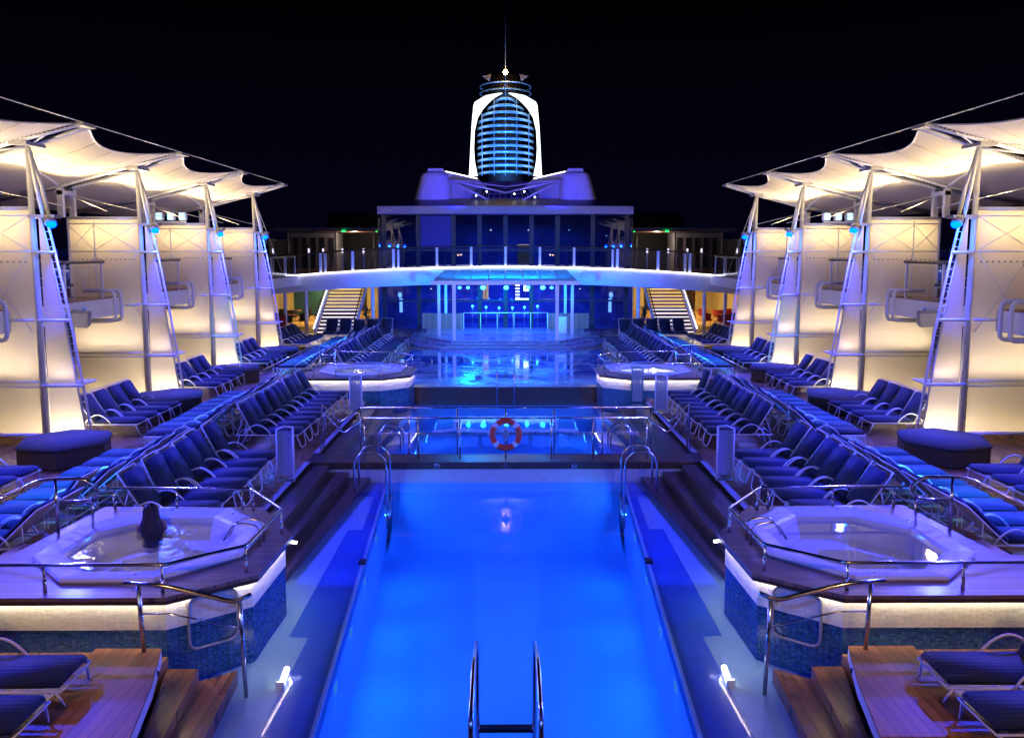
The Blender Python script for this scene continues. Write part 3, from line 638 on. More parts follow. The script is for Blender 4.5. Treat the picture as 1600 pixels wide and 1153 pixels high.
# ------------------------------------------------------------------ cabana screens, canopies
YB = [13.8, 19.5, 25.2, 30.9, 36.6]
def rz_at(x): return 7.45-(x-9.6)*(7.45-6.5)/3.5
def screen(s, i):
    Y = YB[i]; sd = SIDE[s]
    t = thing("cabana_screen", f"{BAY[i]} nearest tall glowing fabric screen with mast and ladder truss, {sd} side", "screen", (s*10.9, Y, 0), group="glowing cabana screens")
    m = MB(s); m.tube([(10.88, Y, 0), (10.95, Y, 6.98)], .085, 12, r1=.06); m.build("mast", "white", t, True)
    m = MB(s); m.tube([(10.92, Y, 6.95), (10.74, Y-.12, 6.1), (10.62, Y-.12, 5.42)], .045, 8); m.tube([(10.92, Y, 6.95), (10.74, Y+.12, 6.1), (10.62, Y+.12, 5.42)], .045, 8); m.build("strut", "white", t, True)
    MB(s).box(10.35, 10.95, Y-.16, Y+.16, 5.36, 5.44).build("lamp_bracket", "grey", t)
    # slanted ladder truss with slight curve
    ch = [(10.62-(k/10)**0.9*.82-.03*math.sin(k/10*math.pi), Y, 5.40-5.38*k/10) for k in range(11)]
    tr = MB(s); tr.tube(ch, .03, 8); ci = [(x+.13, y, z) for x, y, z in ch]; tr.tube(ci, .022, 8)
    for k in range(32):
        f = k/31*10; a = int(min(9, f)); q = f-a; x = ch[a][0]*(1-q)+ch[a+1][0]*q; z = ch[a][2]*(1-q)+ch[a+1][2]*q
        tr.box(x, x+.13, Y-.008, Y+.008, z-.008, z+.008)
    tr.build("ladder_truss", "white", t, True)
    vs = [(10.82, Y+.01, 5.38)]+[(x+.15, y+.01, z) for x, y, z in ch]+[(10.80, Y+.01, .02)]
    fn = MB(s); fn.add([(10.80, Y+.012, z) for x, y, z in ci]+[(x+.02, Y+.012, z) for x, y, z in ci], [(k, k+1, 12+k, 11+k) for k in range(10)])
    fn.build("fin_fabric", "screen", t)
    pn = MB(s); pn.grid(lambda u, v: (11.0+2.05*u, Y+.03*math.sin(u*math.pi)*math.sin(v*math.pi*3)**2, .28+5.29*v), 8, 24); pn.build("screen_fabric", "screen", t, True)
    fr = MB(s)
    for z in (5.59, .26): fr.tube([(10.95, Y, z), (13.08, Y, z)], .045, 8)
    fr.tube([(13.08, Y, 0), (13.08, Y, 5.6)], .04, 8)
    fr.build("panel_frame", "white", t, True)
    br = MB(s)
    for z in (4.60, 1.42, 1.54, 5.42): br.tube([(10.95, Y-.03, z), (13.05, Y-.03, z)], .018, 6)
    for (z0, z1) in ((4.64, 5.38), (2.7, 4.55)):
        for xa, xb in ((11.05, 12.3), (12.3, 13.05)):
            br.tube([(xa, Y-.04, z0), (xb, Y-.04, z1)], .009, 5); br.tube([(xa, Y-.04, z1), (xb, Y-.04, z0)], .009, 5)
    br.tube([(12.3, Y-.035, 2.7), (12.3, Y-.035, 5.5)], .016, 6)
    br.build("bracing", "white", t, True)
    ey = MB(s)  # dark dots; upper row stands in for the handrail's shadow
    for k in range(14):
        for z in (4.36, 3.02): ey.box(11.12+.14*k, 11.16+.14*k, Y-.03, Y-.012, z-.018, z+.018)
    ey.build("shadow_dots_and_eyelets", "grey", t)
    for z in (4.58, 3.0, 1.46):
        xi = 10.62-((5.4-z)/5.38)**.9*.82
        MB(s).tube([(xi-.03, Y-.05, z), (10.9, Y-.09, z)], .035, 8).build("crossbar", "white", t, True)
    MB(s).tube([(11.0, Y-.1, 3.0), (11.9, Y-.1, 3.0)], .03, 8).build("stub_bar", "white", t, True)
    # rafters, tip plate and low portal
    rf = MB(s)
    for dy in (-.33, .33):
        rf.tube([(9.62, Y+dy*.6, 7.46), (10.95, Y+dy, rz_at(10.95)), (13.1, Y+dy, 6.5), (16.0, Y+dy, 6.0)], .055, 8)
        rf.tube([(10.95, Y, 6.98), (12.0, Y+dy, rz_at(12.0))], .03, 6)
        rf.tube([(10.95, Y, 7.0), (10.2, Y+dy, rz_at(10.2))], .025, 6)
    rf.build("rafter", "white", t, True)
    MB(s).box(9.5, 9.85, Y-.3, Y+.3, 7.42, 7.5).build("tip_plate", "grey", t)
    MB(s).box(10.75, 11.15, Y-.4, Y+.4, 6.99, 7.07).build("mast_plate", "grey", t)
    pt = MB(s)
    for dy in (-.33, .33): pt.box(13.0, 13.16, Y+dy-.07, Y+dy+.07, 5.6, 6.45)
    pt.box(12.98, 13.18, Y-.4, Y+.4, 6.25, 6.38); pt.build("portal", "white", t)
    MB(s).box(9.95, 10.84, Y+.06, Y+.62, 1.47, 1.50).box(10.96, 13.0, Y+.06, Y+.62, 1.47, 1.50).build("light_baffle", "white", t)  # added unseen shelf, keeps the floor light in the lower screen
    cbl = MB(s); cbl.tube([(13.1, Y, 6.3), (11.0, Y+1.9, 5.7)], .012, 5); cbl.tube([(13.1, Y, 6.3), (11.0, Y-1.9, 5.7)], .012, 5); cbl.build("stay_cable", "white", t, True)
    # C-shaped tube brackets round the balcony edge
    c = MB(s)
    for yy in (Y-.55, Y-.95):
        c.tube(rounded([(12.25, yy, 3.46), (11.36, yy, 3.46), (11.36, yy, 2.58), (12.4, yy, 2.58)], .16, 5), .05, 8)
    c.build("tube_bracket", "alu", t, True)
    return t
def canopy(s, i):
    Y0, Y1 = YB[i]+.36, YB[i+1]-.36; sd = SIDE[s]
    t = thing("tensile_canopy", f"{BAY[i]} nearest cream tensile canopy over the {sd} cabanas", "canopy", (s*11.5, (Y0+Y1)/2, 6.8), group="tensile canopies over the cabanas")
    def inner(u, v):
        y = Y0+(Y1-Y0)*u; k = 4*u*(1-u)
        xi = 9.70+.62*k**1.15; x = xi+(13.1-xi)*v
        z = rz_at(x)+.02+.46*k*v**2-.22*k*math.sin(math.pi*v)*(1-.2*v)-.05*k*(1-v)
        return (x, y, z)
    MB(s).grid(inner, 28, 18).build("membrane", "canopy", t, True)
    def outer(u, v):
        y = Y0+(Y1-Y0)*u; k = 4*u*(1-u); x = 13.1+2.8*v
        return (x, y, 6.52+.46*k*(1-v)**2-.48*v-.15*k*math.sin(math.pi*v))
    MB(s).grid(outer, 24, 10).build("outer_membrane", "canopy", t, True)
    sm = MB(s)
    for u in (.25, .5, .75): sm.tube([tuple(Vector(inner(u, v/12))-Vector((0, 0, .006))) for v in range(13)], .007, 4)
    for v in (.45, .8): sm.tube([tuple(Vector(inner(u/20, v))-Vector((0, 0, .006))) for u in range(21)], .007, 4)
    sm.build("seams", "seam", t, True)
    for u, dy in ((0.0, -.10), (1.0, .10)):
        lc = MB(s)
        for k in range(34):
            p = inner(u, (k+.3)/34); q = inner(u, (k+.75)/34); lc.tube([(p[0], p[1]-dy*.6, p[2]-.005), (q[0], q[1]+dy, q[2]-.01)], .012, 4)
        lc.build("lacing", "dark", t)
    MB(s).tube([inner(u/24, 1.0) for u in range(25)], .05, 8).build("arch_tube", "white", t, True)
    MB(s).tube([inner(u/24, 0.0) for u in range(25)], .022, 6).build("edge_cable", "white", t, True)
    return t
for s in (-1, 1):
    sd = SIDE[s]
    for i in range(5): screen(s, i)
    for i in range(4): canopy(s, i)
    c = MB(s); c.tube([(9.55, 8.0, 7.5)]+[(9.55, y, 7.5) for y in YB], .012, 6)
    tag(c.build("ridge_cable", "white", None, True), f"steel cable linking the {sd} canopy tips", "cable")
    c = MB(s); c.tube([(10.95, 36.6, 7.0), (12.4, 46.6, 3.3)], .016, 6); c.tube([(10.95, 36.7, 7.0), (13.6, 46.6, 3.3)], .016, 6)
    tag(c.build("stay_cable", "white", None, True), f"pair of stay cables from last {sd} mast to the footbridge", "cable")
    # blue lamps on the masts
    for i, Y in enumerate(YB):
        f = thing("mast_floodlight", f"blue floodlight on the {BAY[i]} nearest {sd} mast", "floodlight", (s*10.45, Y-.1, 5.26), group="blue floodlights on the masts")
        MB(s).tube([(10.52, Y-.1, 5.36), (10.45, Y-.12, 5.24)], .11, 12, r1=.13).build("housing", "grey", f, True)
        MB(s).ball((10.42, Y-.16, 5.22), .11, .8, 12, 8).build("lens", "blue_em", f, True)
    # three-lamp rig on top of the third-bay screen
    f = thing("lamp_rig", f"row of three floodlights on top of the {sd} screen under the canopy", "floodlights", (s*12.3, 30.9, 5.62))
    for k in range(3):
        x = 12.65-.42*k
        MB(s).box(x-.13, x+.13, 30.75, 30.95, 5.72, 6.02).build("lamp_head", "white", f, bevel=.03)
        MB(s).box(x-.1, x+.1, 30.74, 30.748, 5.75, 5.99).build("lens", "screen_em", f)
    MB(s).box(11.7, 12.9, 30.8, 30.9, 5.64, 5.70).build("base_bar", "white", f)
    # balcony
    b = thing("side_balcony", f"white edged {sd} balcony deck with glass and wooden handrail behind the screens", "balcony", (s*13.5, 28, 2.7))
    MB(s).box(11.6, 16.4, 9.0, 47.0, 2.72, 3.22).build("slab", "white", b)
    MB(s).box(11.7, 16.4, 9.0, 47.0, 3.222, 3.245).build("decking", "teak", b)
    for i in range(5):
        ya = YB[i]+.6 if i else 13.0; yb = YB[i+1]-.7 if i < 4 else 46.8
        if i == 0: ya = YB[0]+.6
        MB(s).tube([(11.75, ya, 4.30), (11.75, yb, 4.30)], .045, 8).build("handrail", "rail", b, True)
        MB(s).box(11.74, 11.756, ya+.2, yb-.2, 3.3, 4.2).build("glass_panel", "bglass", b)
        for yy in (ya+.15, (ya+yb)/2, yb-.15): MB(s).box(11.72, 11.78, yy-.025, yy+.025, 3.23, 4.28).build("post", "alu", b)
    # outer bulkhead of the ship side
    bw = thing("ship_side_wall", f"dark {sd} bulkhead with windows outboard of the cabanas", "wall", (s*16.4, 28, 0))
    MB(s).box(16.42, 16.6, 5, 48.0, 0, 2.70).build("bulkhead", "dark", bw)
    for k in range(14): MB(s).box(16.40, 16.418, 6+k*3, 8.3+k*3, .9, 2.2).build("window", "facade", bw)
    MB(s).box(16.3, 16.4, 9, 47, 3.25, 4.7).build("windbreak", "facade", bw)
    # loudspeaker under the balcony edge
    sp = thing("loudspeaker", f"grey box loudspeaker hung under the {sd} balcony edge", "loudspeaker", (s*11.4, 22.6, 2.9), group="loudspeakers under the balconies")
    MB(s).slab([(11.62, 22.35, 2.66), (11.18, 22.45, 2.62), (11.12, 22.40, 3.02), (11.6, 22.3, 3.05)], -.35).build("cabinet", "grey", sp, bevel=.02)
    MB(s).box(11.38, 11.42, 22.5, 22.6, 3.0, 3.1).build("bracket", "steel", sp)

# ------------------------------------------------------------------ info / shower stands by the pool edge
def stand(s, x, y, label, mat="alu", h=1.12):
    t = thing("perforated_stand", label, "stand", (s*x, y, 0), group="perforated stands along the deck edge")
    MB(s).tube([(x-.17, y, 0), (x-.17, y, h)], .022, 8).build("post", mat, t, True)
    MB(s).tube([(x+.17, y+.05, 0), (x+.17, y+.05, h-.06)], .022, 8).build("post", mat, t, True)
    MB(s).tube([(x+.17, y+.05, h-.06), (x, y-.02, h+.02), (x-.17, y, h)], .018, 8).build("top_rail", mat, t, True)
    MB(s).grid(lambda u, v: (x-.15+.3*u, y+.04*math.sin(math.pi*u), .12+(h-.2)*v), 6, 1).build("perforated_panel", "mesh", t, True)
    MB(s).box(x-.2, x+.2, y-.06, y+.1, 0.002, .03).build("base_plate", "steel", t)
def meshmat():
    m, nt, out = nodes("perforated_sheet"); N = nt.nodes; L = nt.links
    b = N.new("ShaderNodeBsdfPrincipled"); b.inputs["Base Color"].default_value = (.3, .3, .34, 1); b.inputs["Roughness"].default_value = .4
    t = N.new("ShaderNodeBsdfTransparent"); g = N.new("ShaderNodeNewGeometry"); v = N.new("ShaderNodeTexVoronoi"); v.inputs["Scale"].default_value = 45; v.inputs["Randomness"].default_value = 0
    L.new(g.outputs["Position"], v.inputs["Vector"]); l = N.new("ShaderNodeMath"); l.operation = 'LESS_THAN'; l.inputs[1].default_value = .28; L.new(v.outputs["Distance"], l.inputs[0])
    mx = N.new("ShaderNodeMixShader"); L.new(l.outputs[0], mx.inputs[0]); L.new(b.outputs[0], mx.inputs[1]); L.new(t.outputs[0], mx.inputs[2]); L.new(mx.outputs[0], out.inputs[0]); return m
M["mesh"] = meshmat()
M["greenglass"] = pbr("green_panel", (0.02, 0.22, 0.2), .3)
for s in (-1, 1):
    stand(s, 4.42, 16.35, f"perforated metal stand at the {SIDE[s]} deck edge beside the near loungers")
    stand(s, 4.42 if s > 0 else 4.25, 23.3, f"perforated metal stand at the {SIDE[s]} deck edge in front of the far hot tub")
stand(1, 3.95, 24.6, "slim green stand in front of the far right hot tub's lit wall", "greenglass", 1.15)

# ------------------------------------------------------------------ bridge railing, life ring
def rail_fence(y, xs, top, label, glassy=True, mid=None):
    t = thing("pool_railing", label, "railing", (0, y, 0), group="steel railings on the pool bridge")
    MB().tube([(xs[0], y, top), (xs[-1], y, top)], .022, 8).build("handrail", "steel", t, True)
    for x in xs: MB().tube([(x, y, 0), (x, y, top)], .018, 8).build("post", "steel", t, True)
    if mid: MB().tube([(xs[0], y, mid), (xs[-1], y, mid)], .009, 6).build("mid_rail", "steel", t, True)
    for a, b in zip(xs[:-1], xs[1:]):
        if glassy: MB().box(a+.04, b-.04, y-.004, y+.004, .08, top-.08).build("glass_panel", "glass", t)
    for sx in (-1, 1):
        MB(sx).tube(rounded([(abs(xs[-1]), y, top), (abs(xs[-1])+.45, y+.05, top-.35), (abs(xs[-1])+.95, y+.4, top+.02), (abs(xs[-1])+1.0, y+.4, .02)], .08), .02, 8).build("end_rail", "steel", t, True)
rail_fence(18.2, [-3.15, -1.95, -1.02, 0, 1.02, 1.95, 3.15], .92, "front steel railing on the pool bridge, carrying the life ring", True, .55)
rail_fence(18.6, [-3.3, -2.2, -1.1, 0, 1.1, 2.2, 3.3], 1.08, "rear steel railing on the pool bridge behind the life ring", False, .5)
lr = thing("life_ring", "orange-red life ring with four white bands on the bridge railing", "life ring", (0, 18.1, .57))
for k in range(4):
    a0 = R(45+90*k+9); a1 = R(45+90*(k+1)-9)
    MB().tube([(.30*math.cos(a0+(a1-a0)*j/14), 18.1, .57+.30*math.sin(a0+(a1-a0)*j/14)) for j in range(15)], .066, 14).build("ring_segment", "ring", lr, True)
    b0 = R(45+90*k-9.5); b1 = R(45+90*k+9.5)
    MB().tube([(.30*math.cos(b0+(b1-b0)*j/5), 18.1, .57+.30*math.sin(b0+(b1-b0)*j/5)) for j in range(6)], .068, 14).build("white_band", "white", lr, True)
MB().box(-.085, .085, 18.12, 18.15, .53, .61).box(-.04, .04, 18.118, 18.152, .47, .67).build("holder", "grey", lr)

# pool ladders
for s in (-1, 1):
    t = thing("pool_ladder", f"twin arched steel ladder rails at the far {SIDE[s]} corner of the near pool", "ladder", (s*2.8, 17.1, -.4), group="pool ladders")
    for yy in (16.75, 17.3):
        pts = [(3.12, yy, -.45), (3.12, yy, .15)]+[(2.79+.33*math.cos(a*math.pi/10), yy, .2+.33*math.sin(a*math.pi/10)) for a in range(11)]+[(2.46, yy, .15), (2.46, yy, -1.1)]
        MB(s).tube(pts, .024, 8).build("side_rail", "steel", t, True)
    for z in (-.6, -.85): MB(s).box(2.40, 2.50, 16.75, 17.3, z-.02, z+.02).build("tread", "steel", t)
    t = thing("pool_ladder", f"arched ladder rails at the near {SIDE[s]} corner of the rear pool", "ladder", (s*2.8, 20.3, -.4), group="pool ladders")
    for yy in (19.4, 19.9):
        pts = [(3.05, yy, -.5), (3.05, yy, .12)]+[(2.77+.28*math.cos(a*math.pi/10), yy, .16+.28*math.sin(a*math.pi/10)) for a in range(11)]+[(2.49, yy, .12), (2.49, yy, -1.0)]
        MB(s).tube(pts, .022, 8).build("side_rail", "steel", t, True)
t = thing("pool_handrails", "pair of steel entry handrails at the near end of the pool", "ladder", (0, 7.6, 0), group="pool ladders")
for x in (-.315, .315):
    MB().tube(rounded([(x, 7.0, -.02), (x, 7.0, .45), (x, 7.7, .62), (x, 8.66, .42), (x, 8.74, -.1), (x, 8.72, -1.4)], .2, 6), .024, 10).build("handrail", "steel", t, True)
for z in (-.65, -.95, -1.25): MB().box(-.30, .30, 8.66, 8.76, z-.02, z+.02).build("tread", "steel", t)
t = thing("rear_pool_posts", "pair of slim posts standing at the far edge of the rear pool", "posts", (0, 27.9, 0))
for x in (-.29, .29): MB().tube([(x, 27.75, -.5), (x, 27.75, .55), (x, 28.05, .62), (x, 28.25, .05)], .018, 8).build("post", "steel", t, True)
# underwater wall lights and drain fittings
for s in (-1, 1):
    for y in (9.7, 11.2, 13.0, 15.0, 17.0):
        e = pool_edge(y)
        o = MB(s).box(e-.012, e-.002, y-.09, y+.09, -.78, -.66).build("underwater_light", emit("uw_%d" % int(y*10+s), (.05, .3, 1), .6))
        tag(o, f"underwater light in the near pool's {SIDE[s]} wall, {['nearest','second nearest','middle','fourth nearest','farthest'][[9.7,11.2,13.0,15.0,17.0].index(y)]}", "pool light", "underwater lights of the near pool")
    tag(MB(s).box(pool_edge(13)-.03, pool_edge(13)+.08, 12.95, 13.1, -.41, -.36).build("skimmer_cap", "dark"), f"small dark fitting on the pool's {SIDE[s]} edge", "fitting")
    fx = thing("ledge_light", f"bright lamp at the waterline in the near {SIDE[s]} corner of the ledge", "lamp", (s*2.62, 9.4, -.4), group="ledge lamps")
    MB(s).tube([(2.60, 9.2, -.38), (2.62, 9.5, -.36)], .035, 10).build("tube", "ledc", fx, True)
    MB(s).box(2.57, 2.66, 9.15, 9.2, -.44, -.34).build("cap", "steel", fx)

# ------------------------------------------------------------------ foreground: teak box, steps, step railing
for s in (-1, 1):
    sd = SIDE[s]
    t = thing("teak_box", f"low teak topped box with white side and round hole beside the {sd} front tub wall", "box", (s*4.2, 8.1, 0), group="teak boxes by the front tub walls")
    MB(s).prism([(4.62, 8.98), (3.88, 8.98), (3.66, 8.2), (3.45, 7.2), (4.5, 7.2)], .002, .13).build("side_panel", "white", t)
    MB(s).prism([(4.62, 8.98), (3.88, 8.98), (3.66, 8.2), (3.45, 7.2), (4.5, 7.2)], .132, .16).build("teak_top", "teakx", t)
    MB(s).tube([(3.775, 8.58, .07), (3.765, 8.575, .07)], .035, 12).build("hole", "black", t)
    a = MB(s); a.prism([(3.86, 9.05), (3.5, 9.05), (3.30, 7.2), (3.44, 7.2), (3.66, 8.2)], -.45, -.12); a.prism([(3.5, 9.05), (3.14, 9.3), (3.0, 7.3), (3.30, 7.3)], -.45, -.27)
    tag(a.build("teak_steps", "teak"), f"dark teak steps into the pool at the {sd} front tub corner", "steps", "teak steps at the front tub corners")
    r = thing("step_railing", f"sloping steel handrail over the teak steps at the {sd} front tub", "handrail", (s*4.0, 8.9, 0), group="sloping handrails at the front tubs")
    MB(s).tube(rounded([(4.22, 8.9, .96), (3.76, 8.88, .93), (3.02, 8.9, .73), (2.84, 8.95, .80)], .1), .026, 10).build("handrail", "steel", r, True)
    MB(s).tube([(4.04, 8.9, .16), (4.06, 8.88, .93)], .026, 10).build("post", "steel", r, True)
    MB(s).tube([(2.96, 9.02, -.45), (2.96, 8.92, .74)], .024, 10).build("post", "steel", r, True)
    MB(s).tube([(4.03, 8.9, .60), (3.72, 8.9, .60), (2.97, 8.95, .40)], .010, 8).build("mid_rail", "steel", r, True)

# ------------------------------------------------------------------ footbridge over the deck
def bz(x): return 3.74-.60*(x/13.2)**2
def by(x): return 46.9-0.9*math.cos(min(1, abs(x)/13)*math.pi/2)*0+0.0*x
fb = thing("footbridge", "long white arched footbridge crossing above the stage with a light line along its edge", "footbridge", (0, 48, 3))
N = 40; xs = [-14.2+28.4*i/N for i in range(N+1)]
def strip(mb, y0, y1, f0, f1):
    vs = []; fs = []
    for x in xs: vs += [(x, y0, f0(x)), (x, y1, f0(x)), (x, y1, f1(x)), (x, y0, f1(x))]
    for i in range(N):
        a = i*4; b = a+4
        fs += [(a, b, b+3, a+3)[::1], (a+1, a+2, b+2, b+1), (a+3, b+3, b+2, a+2), (a, a+1, b+1, b)]
    fs += [(0, 3, 2, 1), (N*4, N*4+1, N*4+2, N*4+3)]
    return mb.add(vs, fs)
strip(MB(), 47.0, 49.85, lambda x: bz(x)-.72, lambda x: bz(x)).build("deck_beam", "white", fb)
strip(MB(), 47.12, 49.8, lambda x: bz(x)-.95, lambda x: bz(x)-.722).build("lower_flange", "white", fb)
strip(MB(), 46.93, 46.998, lambda x: bz(x)-.015, lambda x: bz(x)+.035).build("edge_light", "ledc", fb)
MB().tube([(x, 47.08, bz(x)+1.17) for x in xs], .04, 8).build("handrail", "rail", fb, True)
PX = [0, 1.93, 3.86, 6.3, 8.6, 10.4, 12.4]
for k, x in enumerate(PX):
    for s in ((-1, 1) if x else (1,)):
        p = MB(s).box(x-.07, x+.07, 47.02, 47.14, bz(x)+.0, bz(x)+1.13)
        if k in (3, 5): p.box(x-.32, x-.22, 47.02, 47.14, bz(x), bz(x)+1.1)
        p.build("post", "white", fb)
for s in (-1, 1):
    for a, b in zip(PX[:-1], PX[1:]):
        z0 = (bz(a)+bz(b))/2
        MB(s).add([(a+.1, 47.07, bz(a)+.08), (b-.1, 47.07, bz(b)+.08), (b-.1, 47.07, bz(b)+1.05), (a+.1, 47.07, bz(a)+1.05)], [(0, 1, 2, 3)]).build("glass_panel", "glass", fb)
    for x in (4.75,):  # box added in place of a light patch on the fascia
        c = thing("light_patch_box", f"white box for a light patch on the {SIDE[s]} of the footbridge beside the stage roof", "loudspeaker", (s*x, 46.7, 3.2), group="white boxes on the footbridge")
        MB(s).box(x-.55, x+.35, 46.55, 46.95, 2.92, 3.5).build("cabinet", "white", c, bevel=.08)
        MB(s).box(x-.3, x+.1, 46.952, 46.999, 3.1, 3.3).build("bracket", "grey", c)
# support columns under the bridge
for s in (-1, 1):
    for x, y in ((12.6, 47.6), (11.4, 47.6), (7.55, 47.3)):
        tag(MB(s).tube([(x, y, 0), (x, y, bz(x)-.95)], .10, 12).build("bridge_column", "white", None, True), f"round white column under the {SIDE[s]} footbridge, {'outermost' if x > 12 else 'middle' if x > 8 else 'beside the staircase'}", "column", "columns under the footbridge")

# ------------------------------------------------------------------ staircases
for s in (-1, 1):
    sd = SIDE[s]
    t = thing("staircase", f"{sd} staircase with lit steps rising behind the footbridge", "staircase", (s*9.5, 49, 0), group="lit staircases")
    n = 17; y0, y1, z1 = 46.2, 51.6, 3.15
    for k in range(n):
        za = z1*(k+1)/n; ya = y0+(y1-y0)*k/n
        MB(s).box(8.45, 10.55, ya, ya+.40, za-.045, za).build("tread", "grey" if k < 7 else ("orange" if s > 0 else "cream"), t)
        MB(s).box(8.45, 10.55, ya+.07, ya+.09, za-.185, za-.046).build("riser", "darkwood" if k < 7 else "cream", t)
        MB(s).box(8.50, 10.50, ya+.02, ya+.05, za-.075, za-.0455).build("step_light", "steplight" if k < 7 else "stepyellow", t)
    for x in (8.40, 10.60):
        st = MB(s); st.slab([(x-.03, y0-.1, -.0), (x-.03, y1, z1-.15), (x-.03, y1, z1+.15), (x-.03, y0-.1, .32)], .06 if x > 9 else .06); st.build("stringer", "white", t)
        MB(s).tube([(x, y0, .95), (x, y1, z1+.95)], .03, 8).build("handrail", "rail", t, True)
        MB(s).add([(x, y0, .3), (x, y1, z1+.12), (x, y1, z1+.85), (x, y0, .88)], [(0, 1, 2, 3)]).build("glass_side", "glass", t)
    st = MB(s); st.slab([(10.66, y0-.1, .32), (10.66, y1, z1+.15), (10.66, y1, z1+.2), (10.66, y0-.1, .37)], .03); st.build("light_line", "ledc", t)

# ------------------------------------------------------------------ stage
stg = thing("stage", "raised stage with three wooden steps under the glass roofed stand", "stage", (0, 43, 0))
def stpoly(d): return [(-2.6-d*.6, 39.5-d), (2.6+d*.6, 39.5-d), (4.1+d, 41.6-d*.6), (4.3+d, 46.2), (-4.3-d, 46.2), (-4.1-d, 41.6-d*.6)]
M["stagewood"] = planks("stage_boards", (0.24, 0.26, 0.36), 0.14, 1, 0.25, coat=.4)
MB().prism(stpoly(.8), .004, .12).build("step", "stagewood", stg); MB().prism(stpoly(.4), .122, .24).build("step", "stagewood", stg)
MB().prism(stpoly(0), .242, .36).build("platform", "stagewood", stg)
sr = thing("stage_canopy", "white steel stage stand with six columns and a cyan lit glass roof", "stage roof", (0, 41, 0.36))
for s in (-1, 1):
    MB(s).box(2.38, 2.54, 39.62, 39.78, .36, 3.02).build("column", "white", sr)
    MB(s).box(3.32, 3.46, 42.2, 42.34, .36, 3.1).build("column", "white", sr)
    MB(s).box(3.2, 3.34, 45.5, 45.64, 1.22, 3.2).build("column", "white", sr)
    MB(s).box(3.36, 3.48, 39.7, 46.6, 3.02, 3.14).build("side_beam", "white", sr)
MB().box(-3.55, 3.55, 39.6, 39.8, 3.022, 3.2).build("front_beam", "white", sr)
M["froz"] = fabric("frosted_glass", (.55, .6, .65), (.6, .7, .75), .45, .35)
for k in range(8):
    x0 = -3.45+k*.8625
    MB().slab([(x0+.03, 39.8, 3.2), (x0+.83, 39.8, 3.2), (x0+.83, 46.8, 3.55), (x0+.03, 46.8, 3.55)], .03).build("roof_panel", "froz", sr)
    MB().tube([(x0, 39.8, 3.19), (x0, 46.8, 3.53)], .03, 6).build("roof_rib", "white", sr, True)
for k, x in enumerate((-2.2, -1.8, -1.08, .03, 1.05, 1.78, 2.2)):
    f = thing("stage_spotlight", f"cyan stage spotlight under the front beam, {NTH[k]} from the left", "spotlight", (x, 39.85, 2.92), group="cyan spotlights on the stage beam")
    MB().tube([(x, 39.95, 2.98), (x, 39.86, 2.90)], .07, 10, r1=.085).build("housing", "dark", f, True)
    MB().ball((x, 39.84, 2.88), .08 if k in (0, 1, 6) else .12, .8, 10, 6).build("lens", "cyan_em", f, True)
for k, x in enumerate((-1.82, -1.08, -.36, .38, 1.04, 1.76)):  # row of emissive cyan balls on thin stems
    f = thing("stage_glow_ball", f"small glowing cyan ball along the back of the stage, {NTH[k]} from the left", "lamp", (x, 45.9, 1.3), group="small glowing cyan balls at the stage back")
    zz = 1.6-.1*math.cos(x/1.8*1.5)
    MB().tube([(x, 45.95, .36), (x, 45.95, zz-.05)], .012, 6).build("stem", "steel", f, True)
    MB().ball((x, 45.9, zz), .06, 1, 10, 6).build("glow_ball", "cyan_em", f, True)
r = thing("stage_railing", "thin white railing across the back of the stage", "railing", (0, 44.6, .36))
MB().tube([(-2.25, 44.6, 1.32), (2.25, 44.6, 1.32)], .022, 6).build("handrail", "white", r, True)
for k in range(6):
    x = -2.25+.9*k; MB().tube([(x, 44.6, .36), (x, 44.6, 1.32)], .018, 6).build("post", "white", r, True)
for s in (-1, 1):
    tag(MB(s).box(2.3, 4.6, 45.7, 45.9, .365, 1.21).build("wood_counter", "wood"), f"low purple lit wooden wall at the {SIDE[s]} back of the stage", "counter", "low wooden walls on the stage")
c = thing("equipment_cabinet", "white cabinet with door by the right rear stage column", "cabinet", (2.95, 43.4, .36))
MB().box(2.62, 3.2, 43.2, 43.6, .36, 1.2).build("carcass", "white", c, bevel=.01); MB().box(2.67, 3.15, 43.18, 43.197, .42, 1.14).build("door", "white", c); MB().box(2.7, 2.72, 43.16, 43.178, .7, .85).build("handle", "grey", c)

# ------------------------------------------------------------------ glass superstructure
gb = thing("glass_pavilion", "dark glass pavilion with blue lit fascia behind the footbridge", "building", (0, 53, 0))
FY = 50.0
MB().box(-7.55, 7.55, 57.0, 57.2, 0, 7.0).build("back_wall", pbr("interior_wall", (.22, .26, .42), .5, var=.3, vscale=.8), gb)
MB().box(-7.5, 7.5, FY+.3, 57, 3.2, 3.5).build("floor_slab", "dark", gb)
MB().box(-7.5, 7.5, FY+.2, 57, 6.9, 7.0).build("ceiling", "grey", gb)
MB().box(-7.5, 7.5, FY, 57, 0.002, .01).build("ground_floor", pbr("interior_floor", (.05, .08, .16), .15, var=.3), gb)
mull = [0, 1.55, 3.1, 5.2, 7.25]
for s in (-1, 1):
    MB(s).box(7.5, 7.62, FY+.12, 57.2, 0, 7.0).build("side_wall", "facade", gb)
    for a, b in zip(mull[:-1], mull[1:]):
        MB(s).box(a+.06, b-.06, FY, FY+.02, 0.05, 3.1).build("window", "facade", gb)
        MB(s).box(a+.06, b-.06, FY, FY+.02, 3.5, 6.75).build("window", "facade", gb)
    for m_ in mull:
        if m_ or s > 0: MB(s).box(m_-.13, m_+.13, FY-.08, FY+.14, 0, 6.8).build("mullion", "dark", gb)
    MB(s).box(5.2, 7.4, FY+.05, FY+.1, 4.55, 4.8).build("transom", "dark", gb)
MB().box(-7.5, 7.5, FY-.06, FY+.12, 4.6, 4.75).build("transom", "dark", gb)
